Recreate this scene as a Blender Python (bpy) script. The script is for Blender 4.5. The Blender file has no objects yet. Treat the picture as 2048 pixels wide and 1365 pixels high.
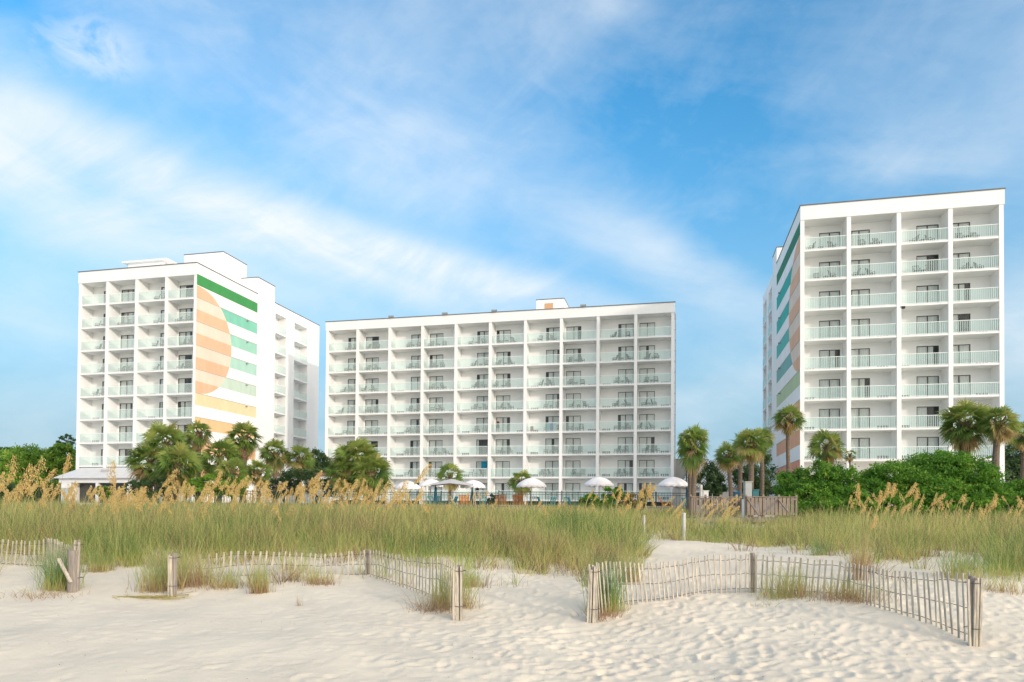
import bpy, math, random
import numpy as np
from mathutils import Matrix, Vector, noise as mnoise
random.seed(7); RNG = np.random.default_rng(11)
scene = bpy.context.scene
PI = math.pi
# ---------------------------------------------------------------- camera
F, HH, PIT, ROL = 1405.74, 992.45, 0.0169, 0.0079        # calibrated on the three hotels, 2048 px wide
CP, SP, CR, SR = math.cos(PIT), math.sin(PIT), math.cos(ROL), math.sin(ROL)
cam_d = bpy.data.cameras.new('camera'); cam = bpy.data.objects.new('camera', cam_d)
scene.collection.objects.link(cam); scene.camera = cam
cam_d.sensor_width = 36; cam_d.lens = F / 2048 * 36; cam_d.shift_y = (HH - 682.5) / 2048
cam_d.clip_start = 0.1; cam_d.clip_end = 12000
fw = Vector((0, CP, SP)); up0 = Vector((0, -SP, CP)); r0 = Vector((1, 0, 0))
rt = r0 * CR + up0 * SR; up = up0 * CR - r0 * SR
cam.matrix_world = Matrix(((rt.x, up.x, -fw.x, 0), (rt.y, up.y, -fw.y, 0), (rt.z, up.z, -fw.z, 0), (0, 0, 0, 1)))

def at(px, py, Y):
    """world point seen at photo pixel (px, py) at distance Y"""
    u2, v2 = px - 1024, HH - py
    u, v = u2 * CR - v2 * SR, u2 * SR + v2 * CR
    d = Vector((u, F * CP - v * SP, F * SP + v * CP))
    return d * (Y / d.y)

# ---------------------------------------------------------------- sky, sun, exposure
SUN_EL, SUN_AZ = math.radians(13), math.radians(44)       # azimuth from -Y towards +X
sdir = Vector((math.sin(SUN_AZ) * math.cos(SUN_EL), -math.cos(SUN_AZ) * math.cos(SUN_EL), math.sin(SUN_EL)))
sl = bpy.data.lights.new('sun', 'SUN'); sl.energy = 1.75; sl.angle = math.radians(2.5); sl.color = (1.0, 0.89, 0.76)
so = bpy.data.objects.new('sun', sl); scene.collection.objects.link(so)
so.rotation_euler = (-sdir).to_track_quat('-Z', 'Y').to_euler()
so.location = (60, -60, 40)
scene.view_settings.view_transform = 'Standard'; scene.view_settings.look = 'None'
scene.view_settings.exposure = 0.07; scene.view_settings.gamma = 1
world = bpy.data.worlds.new('World'); scene.world = world; world.use_nodes = True
wt = world.node_tree; wt.nodes.clear()

class NB:
    def __init__(s, t): s.t = t
    def new(s, typ, **k):
        n = s.t.nodes.new(typ)
        for a, b in k.items(): setattr(n, a, b)
        return n
    def put(s, n, i, v):
        if hasattr(v, 'is_output') or isinstance(v, bpy.types.NodeSocket): s.t.links.new(v, n.inputs[i])
        elif v is not None: n.inputs[i].default_value = v
    def m(s, op, a, b=None, c=None, clamp=False):
        n = s.new('ShaderNodeMath', operation=op); n.use_clamp = clamp
        s.put(n, 0, a)
        if b is not None: s.put(n, 1, b)
        if c is not None: s.put(n, 2, c)
        return n.outputs[0]
    def mix(s, f, a, b, bt='MIX'):
        n = s.new('ShaderNodeMixRGB', blend_type=bt); s.put(n, 0, f)
        s.put(n, 1, a if not isinstance(a, tuple) else (*a, 1)); s.put(n, 2, b if not isinstance(b, tuple) else (*b, 1))
        return n.outputs[0]
    def noise(s, vec, scale, detail=4, rough=.55, dist=0, d='3D'):
        n = s.new('ShaderNodeTexNoise', noise_dimensions=d)
        if vec is not None: s.t.links.new(vec, n.inputs['Vector'])
        n.inputs['Scale'].default_value = scale; n.inputs['Detail'].default_value = detail
        n.inputs['Roughness'].default_value = rough; n.inputs['Distortion'].default_value = dist
        return n.outputs[0]
    def comb(s, x, y, z=0.0):
        n = s.new('ShaderNodeCombineXYZ'); s.put(n, 0, x); s.put(n, 1, y); s.put(n, 2, z); return n.outputs[0]
    def smooth(s, v, a, b):
        n = s.new('ShaderNodeMapRange', interpolation_type='SMOOTHSTEP'); s.put(n, 0, v)
        n.inputs[1].default_value = a; n.inputs[2].default_value = b; n.inputs[3].default_value = 0; n.inputs[4].default_value = 1
        return n.outputs[0]
    def ramp(s, f, stops):
        n = s.new('ShaderNodeValToRGB'); s.put(n, 0, f); e = n.color_ramp.elements
        while len(e) < len(stops): e.new(0.5)
        for q, (p, c) in zip(e, stops): q.position = p; q.color = (*c, 1)
        return n.outputs[0]

w = NB(wt)
sky = w.new('ShaderNodeTexSky', sky_type='NISHITA'); sky.sun_disc = False
sky.sun_elevation = SUN_EL; sky.sun_rotation = PI - SUN_AZ
sky.air_density = 1.0; sky.dust_density = 0.3; sky.ozone_density = 2.5
tc = w.new('ShaderNodeTexCoord'); sp = w.new('ShaderNodeSeparateXYZ'); wt.links.new(tc.outputs['Generated'], sp.inputs[0])
AZ = w.m('ARCTAN2', sp.outputs[0], sp.outputs[1]); EL = w.m('ARCSINE', sp.outputs[2])
def azel(px, py):
    p = at(px, py, 1.0); return math.atan2(p.x, p.y), math.atan2(p.z, math.hypot(p.x, p.y))
def lin(c):
    return tuple(((v / 255) / 12.92 if v / 255 <= .04045 else ((v / 255 + .055) / 1.055) ** 2.4) for v in c)
# wind-drawn cirrus noise in direction space (rotated, stretched)
def strk(ang, sx, sy, off, scale, detail, rough, dist):
    ca, sa = math.cos(ang), math.sin(ang)
    a = w.m('ADD', w.m('MULTIPLY', AZ, ca * sx), w.m('MULTIPLY', EL, sa * sx))
    b = w.m('ADD', w.m('MULTIPLY', AZ, -sa * sy), w.m('MULTIPLY', EL, ca * sy))
    return w.noise(w.comb(a, b, off), scale, detail, rough, dist)
n1 = strk(math.radians(-14), 1.0, 3.0, 1.3, 2.6, 8, .58, .5)
n2 = strk(math.radians(28), 1.0, 2.4, 5.1, 4.0, 8, .60, .6)
n3 = strk(0, 1, 1.4, 9.2, 17, 7, .6, .5)
def blob(px, py, a, b, deg, amt, soft=1.0, nz=None, nk=0.0):
    az, el = azel(px, py); k = 1 / F
    dx = w.m('SUBTRACT', AZ, az); dy = w.m('SUBTRACT', EL, el)
    c, s = math.cos(math.radians(deg)), math.sin(math.radians(deg))
    u = w.m('MULTIPLY', w.m('ADD', w.m('MULTIPLY', dx, c), w.m('MULTIPLY', dy, s)), 1 / (a * k))
    v = w.m('MULTIPLY', w.m('ADD', w.m('MULTIPLY', dx, -s), w.m('MULTIPLY', dy, c)), 1 / (b * k))
    r = w.m('SQRT', w.m('ADD', w.m('MULTIPLY', u, u), w.m('MULTIPLY', v, v)))
    if nz is not None: r = w.m('ADD', r, w.m('MULTIPLY', w.m('SUBTRACT', nz, .5), nk))
    g = w.m('SUBTRACT', 1.0, w.smooth(r, 1 - soft, 1 + soft * .35))
    return w.m('MULTIPLY', g, amt)
def addm(l):
    r = l[0]
    for x in l[1:]: r = w.m('ADD', r, x)
    return r
soft = addm([
    blob(150, 370, 700, 130, -12, .60, 1, n1, .9),
    blob(640, 485, 600, 58, -14, .58, 1, n1, .8),
    blob(1000, 555, 330, 40, -14, .50, 1, n1, .8),
    blob(700, 230, 620, 260, -14, .26, 1, n1, .9),
    blob(1000, 60, 420, 130, 10, .08, 1, n2, 1.2),
    blob(2030, 190, 340, 120, 12, .12, 1, n1, .8),
    blob(1230, 440, 380, 90, -18, .12, 1, n2, 1.2),
    blob(1700, 330, 300, 60, -8, .16, 1, n2, 1.4),
    blob(1230, 10, 90, 50, 0, .15, 1, n3, 1.0),
    blob(10, 90, 90, 50, 0, .22, 1, n3, 1.0),
    blob(1390, 560, 260, 60, -30, .30, 1, n2, 1.4),
    blob(2050, 640, 110, 90, 0, .45, 1, n2, 1.0),
    blob(1450, 790, 170, 60, 8, .25, 1, n2, 1.0),
    blob(40, 620, 130, 80, 0, .35, 1, n2, 1.0)])
wisp = w.m('MULTIPLY', w.smooth(n2, .46, .74), .09)
wisp2 = w.m('MULTIPLY', w.smooth(n1, .36, .72), .18)
mod0 = w.m('ADD', w.m('MULTIPLY', n1, .9), w.m('MULTIPLY', n2, .7))
mod = w.m('MULTIPLY', w.m('ADD', w.m('MULTIPLY', w.smooth(n1, .30, .66), .6), w.m('MULTIPLY', w.smooth(n2, .34, .64), .5)), 1.1)
mod = w.m('ADD', w.m('MULTIPLY', mod, .4), w.m('MULTIPLY', mod0, .65))
soft = w.m('MULTIPLY', soft, w.m('MULTIPLY', mod, 1.3))
cm = addm([soft, wisp, wisp2, w.m('MULTIPLY', w.smooth(n3, .2, .8), .10)])
blue = addm([blob(1420, 300, 420, 130, -20, .14, 1, n2, .8), blob(60, 60, 170, 90, 0, .22, 1, n2, .8),
             blob(1500, 90, 300, 90, 10, .14, 1, n2, .8), blob(1450, 480, 160, 60, -20, .2, 1, n2, .8)])
cm = w.m('SUBTRACT', cm, blue, clamp=True)
puff = blob(185, 98, 96, 48, 8, 1.0, .55, n3, 2.6)
puff = w.m('MULTIPLY', puff, w.smooth(n3, .28, .66))
hz = w.m('SUBTRACT', 1.0, w.smooth(EL, 0.02, .55))          # the pale air towards the horizon
blue_sky = w.mix(1.0, w.mix(1.0, sky.outputs[0], (.42, 1.02, 1.16), 'MULTIPLY'), (.25, .25, .25), 'MULTIPLY')
low = w.mix(strk(.1, 1, 3.2, 3.3, 5, 6, .55, .4), lin((146, 184, 210)), lin((184, 216, 234)))
low = w.mix(1.0, low, (.86, .86, .86), 'MULTIPLY')
white = (.86, .93, .98)
c1 = w.mix(w.m('MULTIPLY', hz, .97), blue_sky, low)
c2 = w.mix(cm, c1, white)
c3 = w.mix(w.m('MULTIPLY', puff, .62), c2, white)
# warm fill glow added to the sky round the low sun, unseen behind the viewer
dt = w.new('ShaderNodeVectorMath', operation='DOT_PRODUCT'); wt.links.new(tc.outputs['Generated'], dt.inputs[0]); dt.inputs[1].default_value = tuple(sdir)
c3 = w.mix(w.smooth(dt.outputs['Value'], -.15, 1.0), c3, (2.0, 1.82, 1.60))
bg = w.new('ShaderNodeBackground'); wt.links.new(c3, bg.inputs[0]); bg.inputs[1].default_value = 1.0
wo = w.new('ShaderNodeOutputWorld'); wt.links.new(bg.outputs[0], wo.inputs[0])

# ---------------------------------------------------------------- materials
MATS = {}
def mat(name, col, rough=.7, var=0.0, vscale=3.0, bump=0.0, bscale=30.0, spec=.3, col2=None, metal=0, stretch=None, obj=True):
    if name in MATS: return MATS[name]
    m = bpy.data.materials.new(name); m.use_nodes = True; t = m.node_tree; b = t.nodes['Principled BSDF']; n = NB(t)
    b.inputs['Roughness'].default_value = rough; b.inputs['Metallic'].default_value = metal
    b.inputs['Specular IOR Level'].default_value = spec
    tcn = n.new('ShaderNodeTexCoord'); vec = tcn.outputs['Object']
    if stretch:
        mp = n.new('ShaderNodeMapping'); t.links.new(vec, mp.inputs[0]); mp.inputs['Scale'].default_value = stretch; vec = mp.outputs[0]
    if var or col2:
        c2 = col2 or tuple(max(0, c * (1 - var)) for c in col)
        f = n.noise(vec, vscale, 5, .6)
        c = n.mix(n.smooth(f, .32, .68), col, c2); t.links.new(c, b.inputs['Base Color'])
    else: b.inputs['Base Color'].default_value = (*col, 1)
    if bump:
        bn = n.new('ShaderNodeBump'); bn.inputs['Strength'].default_value = bump; bn.inputs['Distance'].default_value = .02
        t.links.new(n.noise(vec, bscale, 4, .6), bn.inputs['Height']); t.links.new(bn.outputs[0], b.inputs['Normal'])
    MATS[name] = m; return m
def leafmat(name, stops, rough=.55, trans=.42):
    """leaf colour from the per-leaf value stored on the mesh"""
    m = bpy.data.materials.new(name); m.use_nodes = True; t = m.node_tree; b = t.nodes['Principled BSDF']; n = NB(t)
    a = n.new('ShaderNodeAttribute', attribute_name='tone')
    c = n.ramp(a.outputs['Fac'], stops); t.links.new(c, b.inputs['Base Color'])
    b.inputs['Roughness'].default_value = rough; b.inputs['Specular IOR Level'].default_value = .25
    tr = n.new('ShaderNodeBsdfTranslucent'); t.links.new(c, tr.inputs[0])
    mx = n.new('ShaderNodeMixShader'); mx.inputs[0].default_value = trans
    t.links.new(b.outputs[0], mx.inputs[1]); t.links.new(tr.outputs[0], mx.inputs[2])
    t.links.new(mx.outputs[0], t.nodes['Material Output'].inputs[0]); return m
def glassmat(name, tint, refl, body, bodyc):
    m = bpy.data.materials.new(name); m.use_nodes = True; t = m.node_tree; t.nodes.remove(t.nodes['Principled BSDF']); n = NB(t)
    tr = n.new('ShaderNodeBsdfTransparent'); tr.inputs[0].default_value = (*tint, 1)
    df = n.new('ShaderNodeBsdfDiffuse'); df.inputs[0].default_value = (*bodyc, 1)
    gl = n.new('ShaderNodeBsdfGlossy'); gl.inputs['Roughness'].default_value = .04
    m1 = n.new('ShaderNodeMixShader'); m1.inputs[0].default_value = body; t.links.new(tr.outputs[0], m1.inputs[1]); t.links.new(df.outputs[0], m1.inputs[2])
    lw = n.new('ShaderNodeFresnel'); lw.inputs[0].default_value = 1.45
    fr = n.m('MULTIPLY', lw.outputs[0], refl, clamp=True)
    m2 = n.new('ShaderNodeMixShader'); t.links.new(fr, m2.inputs[0]); t.links.new(m1.outputs[0], m2.inputs[1]); t.links.new(gl.outputs[0], m2.inputs[2])
    t.links.new(m2.outputs[0], t.nodes['Material Output'].inputs[0]); return m

WHITE = mat('white_paint', (.90, .90, .89), .75, .045, .35, .15, 18, col2=(.84, .845, .84), stretch=(1, 1, .35))
COPE = mat('coping_metal', (.16, .17, .17), .5, .2, 2)
FRAME = mat('bronze_frame', (.085, .08, .075), .45, .2, 5)
RAIL = mat('rail_white', (.84, .90, .88), .5)
CURT = mat('curtain_cloth', (.93, .93, .91), .9, .12, 6, .4, 6, stretch=(5, 5, .15))
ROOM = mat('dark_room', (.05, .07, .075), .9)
DOORGL = glassmat('door_glass', (.97, .99, .99), .7, .02, (.30, .42, .42))
RAILGL = glassmat('rail_glass', (.85, .965, .945), .25, .13, (.52, .84, .78))
VENT = mat('vent_grille', (.13, .14, .14), .6, .3, 9)
CHAIR = mat('chair_dark', (.035, .05, .045), .55)
TEAL = mat('teal_metal', (.05, .20, .22), .5)
IRON = mat('black_iron', (.02, .035, .04), .5)
WOOD = mat('grey_wood', (.34, .27, .21), .85, .4, 3, .5, 20, col2=(.22, .18, .15), stretch=(6, 6, .7))
SLAT = mat('weathered_slat', (.68, .60, .47), .9, .3, 4, .5, 24, col2=(.34, .31, .27), stretch=(7, 7, .8))
POST = mat('fence_post_wood', (.36, .31, .27), .9, .3, 5, .6, 24, col2=(.24, .21, .19), stretch=(7, 7, .7))
WIRE = mat('rusty_wire', (.12, .10, .09), .6)
BARK = mat('palm_bark', (.25, .19, .14), .9, .35, 5, .8, 14, col2=(.13, .10, .08), stretch=(1, 1, 5))
BOOT = mat('palm_boots', (.24, .16, .095), .9, .4, 8, col2=(.10, .07, .045))
TRUNK = mat('tree_bark', (.12, .09, .07), .9, .3, 5, .6, 20)
UMB = mat('umbrella_canvas', (.90, .86, .85), .85, .05, 2)
GREYC = mat('grey_canvas', (.56, .55, .54), .85, .08, 2)
ORANGE = mat('orange_chair', (.62, .25, .07), .6, .15, 6)
PALM = leafmat('palm_leaf', [(0, (.08, .16, .05)), (.45, (.22, .33, .075)), (.8, (.42, .46, .12)), (1, (.48, .33, .17))])
BUSH = leafmat('bush_leaf', [(0, (.04, .12, .02)), (.35, (.09, .24, .03)), (.7, (.19, .38, .045)), (.93, (.32, .46, .08)), (1, (.45, .36, .12))])
TREEL = leafmat('tree_leaf', [(0, (.09, .19, .03)), (.5, (.21, .38, .05)), (1, (.38, .52, .09))])
DARKL = leafmat('dark_leaf', [(0, (.03, .07, .03)), (.5, (.07, .13, .05)), (1, (.14, .21, .08))])
DRYL = leafmat('dry_leaf', [(0, (.10, .11, .03)), (.5, (.30, .23, .08)), (1, (.55, .42, .16))])
GRASS = leafmat('dune_grass', [(0, (.10, .18, .06)), (.25, (.26, .36, .10)), (.5, (.52, .54, .17)), (.72, (.74, .64, .26)), (.86, (.50, .34, .19)), (1, (.26, .17, .12))], .7, .5)
TUFT = leafmat('tuft_grass', [(0, (.11, .25, .12)), (.4, (.27, .38, .11)), (.7, (.55, .50, .20)), (1, (.42, .27, .17))], .7, .4)
OAT = leafmat('oat_head', [(0, (.42, .27, .10)), (.5, (.72, .50, .19)), (1, (.86, .68, .32))], .8, .35)

# ---------------------------------------------------------------- mesh helpers
COL = scene.collection
class MB:
    def __init__(s): s.v = []; s.f = []; s.mi = []; s.mats = []; s.cur = 0
    def use(s, m):
        if m not in s.mats: s.mats.append(m)
        s.cur = s.mats.index(m); return s
    def add(s, vs, fs):
        o = len(s.v); s.v += [tuple(p) for p in vs]; s.f += [tuple(i + o for i in q) for q in fs]; s.mi += [s.cur] * len(fs)
    def box(s, x0, x1, y0, y1, z0, z1):
        s.add([(x0, y0, z0), (x1, y0, z0), (x1, y1, z0), (x0, y1, z0), (x0, y0, z1), (x1, y0, z1), (x1, y1, z1), (x0, y1, z1)],
              [(0, 3, 2, 1), (4, 5, 6, 7), (0, 1, 5, 4), (1, 2, 6, 5), (2, 3, 7, 6), (3, 0, 4, 7)])
    def bar(s, a, b, w1, w2=None, n=4, w1b=None):
        """prism from a to b, n sides, radius w1 (w1b at the far end)"""
        a, b = Vector(a), Vector(b); d = (b - a).normalized(); r2 = w1 if w1b is None else w1b
        x = d.cross(Vector((0, 0, 1))); x = Vector((1, 0, 0)) if x.length < 1e-3 else x.normalized(); y = d.cross(x)
        vs = []
        for c, r in ((a, w1), (b, r2)):
            for i in range(n):
                t = 2 * PI * (i + .5) / n; vs.append(c + x * math.cos(t) * r + y * math.sin(t) * (r if w2 is None else w2))
        s.add(vs, [tuple(range(n))[::-1], tuple(range(n, 2 * n))] + [(i, (i + 1) % n, n + (i + 1) % n, n + i) for i in range(n)])
    def tube(s, pts, rs, n=8):
        pts = [Vector(p) for p in pts]; vs = []
        for i, p in enumerate(pts):
            d = (pts[min(i + 1, len(pts) - 1)] - pts[max(i - 1, 0)]).normalized()
            x = d.cross(Vector((0, 1, 0))).normalized(); y = d.cross(x)
            for k in range(n):
                t = 2 * PI * k / n; vs.append(p + (x * math.cos(t) + y * math.sin(t)) * rs[i])
        fs = [(i * n + k, i * n + (k + 1) % n, (i + 1) * n + (k + 1) % n, (i + 1) * n + k) for i in range(len(pts) - 1) for k in range(n)]
        fs += [tuple(range(n))[::-1], tuple(range((len(pts) - 1) * n, len(pts) * n))]
        s.add(vs, fs)
    def mesh(s, name, m=None):
        me = bpy.data.meshes.new(name); me.from_pydata(s.v, [], s.f)
        if s.mats:
            for q in s.mats: me.materials.append(q)
            me.polygons.foreach_set('material_index', s.mi)
        elif m: me.materials.append(m)
        return me
    def build(s, name, m=None, parent=None, loc=None):
        return link(name, s.mesh(name, m), parent, loc)
def link(name, data, parent=None, loc=None, rz=0):
    o = bpy.data.objects.new(name, data); COL.objects.link(o)
    if parent is not None: o.parent = parent
    if loc is not None: o.location = loc
    if rz: o.rotation_euler = (0, 0, rz)
    return o
def tag(o, label, cat, group=None, kind=None):
    if label: o['label'] = label
    if cat: o['category'] = cat
    if group: o['group'] = group
    if kind: o['kind'] = kind
    return o
def empty(name, loc, rz=0, label=None, cat=None, group=None):
    o = link(name, None, None, loc, rz); return tag(o, label, cat, group)
def np_mesh(name, V, Fq, m, tone=None, tri=None):
    """V (n,3), Fq (k,4) quads, tone per vertex"""
    me = bpy.data.meshes.new(name); nt = 0 if tri is None else len(tri)
    me.vertices.add(len(V)); me.vertices.foreach_set('co', np.ascontiguousarray(V, dtype=np.float32).ravel())
    loops = Fq.ravel() if tri is None else np.concatenate([Fq.ravel(), tri.ravel()])
    me.loops.add(len(loops)); me.loops.foreach_set('vertex_index', loops.astype(np.int32))
    st = np.concatenate([np.arange(len(Fq)) * 4, len(Fq) * 4 + np.arange(nt) * 3]).astype(np.int32)
    me.polygons.add(len(Fq) + nt); me.polygons.foreach_set('loop_start', st)
    if tone is not None:
        a = me.attributes.new('tone', 'FLOAT', 'POINT'); a.data.foreach_set('value', np.ascontiguousarray(tone, dtype=np.float32))
    me.materials.append(m); me.update(calc_edges=True); me.validate(); return me
def merge(parts):
    """parts: list of (V, Fq, tone) with quads only"""
    o = 0; Vs, Fs, Ts = [], [], []
    for V, Fq, T in parts: Vs.append(V); Fs.append(Fq + o); Ts.append(T); o += len(V)
    return np.concatenate(Vs), np.concatenate(Fs), np.concatenate(Ts)
def leafcloud(C, size, tone, rng, flat=0.0, aspect=.5):
    """one rhombic leaf per row of C"""
    n = len(C); a = rng.normal(size=(n, 3)); a /= np.linalg.norm(a, axis=1)[:, None]
    b = rng.normal(size=(n, 3)); b[:, 2] *= (1 - flat); a[:, 2] *= (1 - flat * .5); b = np.cross(a, b); b /= np.linalg.norm(b, axis=1)[:, None] + 1e-9
    s = size * rng.uniform(.6, 1.3, n)[:, None]
    V = np.stack([C - a * s, C + b * s * aspect, C + a * s, C - b * s * aspect], 1).reshape(-1, 3)
    return V, np.arange(4 * n).reshape(n, 4), np.repeat(tone, 4)
def blades(B, H, az, lean, width, rng, tone, seg=3, droop=.5, face=None):
    """tapered arching blades: B base (n,3), H length, az direction of lean, lean 0..1"""
    n = len(B); t = np.linspace(0, 1, seg + 1)[None, :]
    out = lean[:, None] * t + droop * lean[:, None] * t ** 2.2
    r = H[:, None] * out; z = H[:, None] * (t - .35 * (out ** 1.6) * .9)
    dx, dy = np.cos(az)[:, None], np.sin(az)[:, None]
    P = np.stack([B[:, 0:1] + dx * r, B[:, 1:2] + dy * r, B[:, 2:3] + z], 2)
    fa = (rng.uniform(-.9, .9, n) if face is None else face)[:, None]
    w_ = width[:, None] * (1 - t * .93) * .5
    ox, oy = np.cos(fa) * w_, np.sin(fa) * w_
    L = P.copy(); L[:, :, 0] -= ox; L[:, :, 1] -= oy; R = P.copy(); R[:, :, 0] += ox; R[:, :, 1] += oy
    V = np.stack([L, R], 2).reshape(-1, 3); k = 2 * (seg + 1)
    base = (np.arange(n) * k)[:, None, None]; i = np.arange(seg)[None, :, None] * 2
    Fq = (base + i + np.array([0, 1, 3, 2])[None, None, :]).reshape(-1, 4)
    return V, Fq, np.repeat(tone, k)

# ---------------------------------------------------------------- terrain
def pxof(x, y): return 1024 + F * x / np.maximum(y, .5)
ctrl = []
def cpt(px, py, d):
    p = at(px, py, d); ctrl.append((p.x, p.y, p.z))
for px in (-200, 250, 700, 1150, 1600, 2250): cpt(px, 1365, 8.4)
for px, py, d in [(0, 1290, 10), (500, 1290, 10), (1000, 1292, 10), (1450, 1295, 10.2), (1750, 1300, 9.8), (-100, 1235, 12), (240, 1225, 12.4), (600, 1225, 12.4),
                  (1050, 1215, 13), (1130, 1245, 12), (1185, 1246, 12), (1241, 1213, 12.7), (1330, 1203, 13.2), (1416, 1187, 13.8), (1505, 1183, 14.2), (1620, 1188, 13.6),
                  (1690, 1192, 13.2), (1745, 1213, 12.3), (1850, 1245, 11.3), (1950, 1291, 10.3), (2030, 1290, 10.2), (2100, 1210, 13), (1990, 1190, 13.6),
                  (148, 1183, 14), (90, 1140, 16), (0, 1130, 16.5), (348, 1193, 13.8), (430, 1160, 15), (500, 1152, 15.4), (620, 1152, 15.4), (738, 1150, 15.5), (820, 1178, 14.2), (880, 1206, 13.2), (920, 1239, 12),
                  (1000, 1165, 15), (1000, 1140, 17), (1150, 1150, 17), (300, 1128, 16.8), (500, 1118, 17.5), (780, 1118, 17.5), (1280, 1135, 17.5),
                  (1380, 1110, 20), (1380, 1086, 24.3), (1480, 1100, 21.5), (1560, 1090, 24), (1640, 1098, 21.5), (1640, 1125, 18), (1740, 1130, 17.5), (1900, 1125, 18), (1900, 1150, 15.6), (2060, 1165, 15)]:
    cpt(px, py, d)
for x in (-30, -16, -6, 4, 12, 24): ctrl.append((x, 30, -.80 if x < 4 else -.95))
for x in (-22, -12, -3, 6): ctrl.append((x, 23, -1.02))
for x in (14, 20): ctrl.append((x, 24, -1.1))
for x in (-60, -30, -10, 10, 30, 60): ctrl += [(x, 40, -.62), (x, 52, -.50), (x, 70, -.45)]
for x in (-14, -5, 5, 14): ctrl += [(x, 4, -2.1), (x, 0, -2.15)]
for x in (-30, 30): ctrl += [(x, 0, -2.1), (x, 10, -2.0), (x, 16, -1.6)]
for x, y in ((-60, 0), (60, 0), (-30, -30), (30, -30), (0, -40)): ctrl.append((x, y, -2.4))
CT = np.array(ctrl)
def ph(r): return np.sqrt(r * r + .6)
K = ph(np.linalg.norm(CT[:, None, :2] - CT[None, :, :2], axis=2)) + np.eye(len(CT)) * -.02
W_ = np.linalg.solve(np.block([[K, np.ones((len(CT), 1))], [np.ones((1, len(CT))), np.zeros((1, 1))]]), np.append(CT[:, 2], 0))
def ground(x, y):
    x = np.atleast_1d(np.asarray(x, float)); y = np.atleast_1d(np.asarray(y, float)); z = np.empty(len(x))
    for i in range(0, len(x), 40000):
        s = slice(i, i + 40000)
        d = np.hypot(x[s, None] - CT[None, :, 0], y[s, None] - CT[None, :, 1]); z[s] = ph(d) @ W_[:-1] + W_[-1]
    R = np.hypot(x, y); k = np.clip((R - 60) / 40, 0, 1); z = np.where(y > 20, z * (1 - k) - .45 * k, z * (1 - k) - 2.4 * k)
    return z
def g1(x, y): return float(ground(x, y)[0])
def grid_noise(x, y, s, seed):
    return np.array([mnoise.noise(Vector((a * s, b * s, seed))) for a, b in zip(x, y)])
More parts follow.
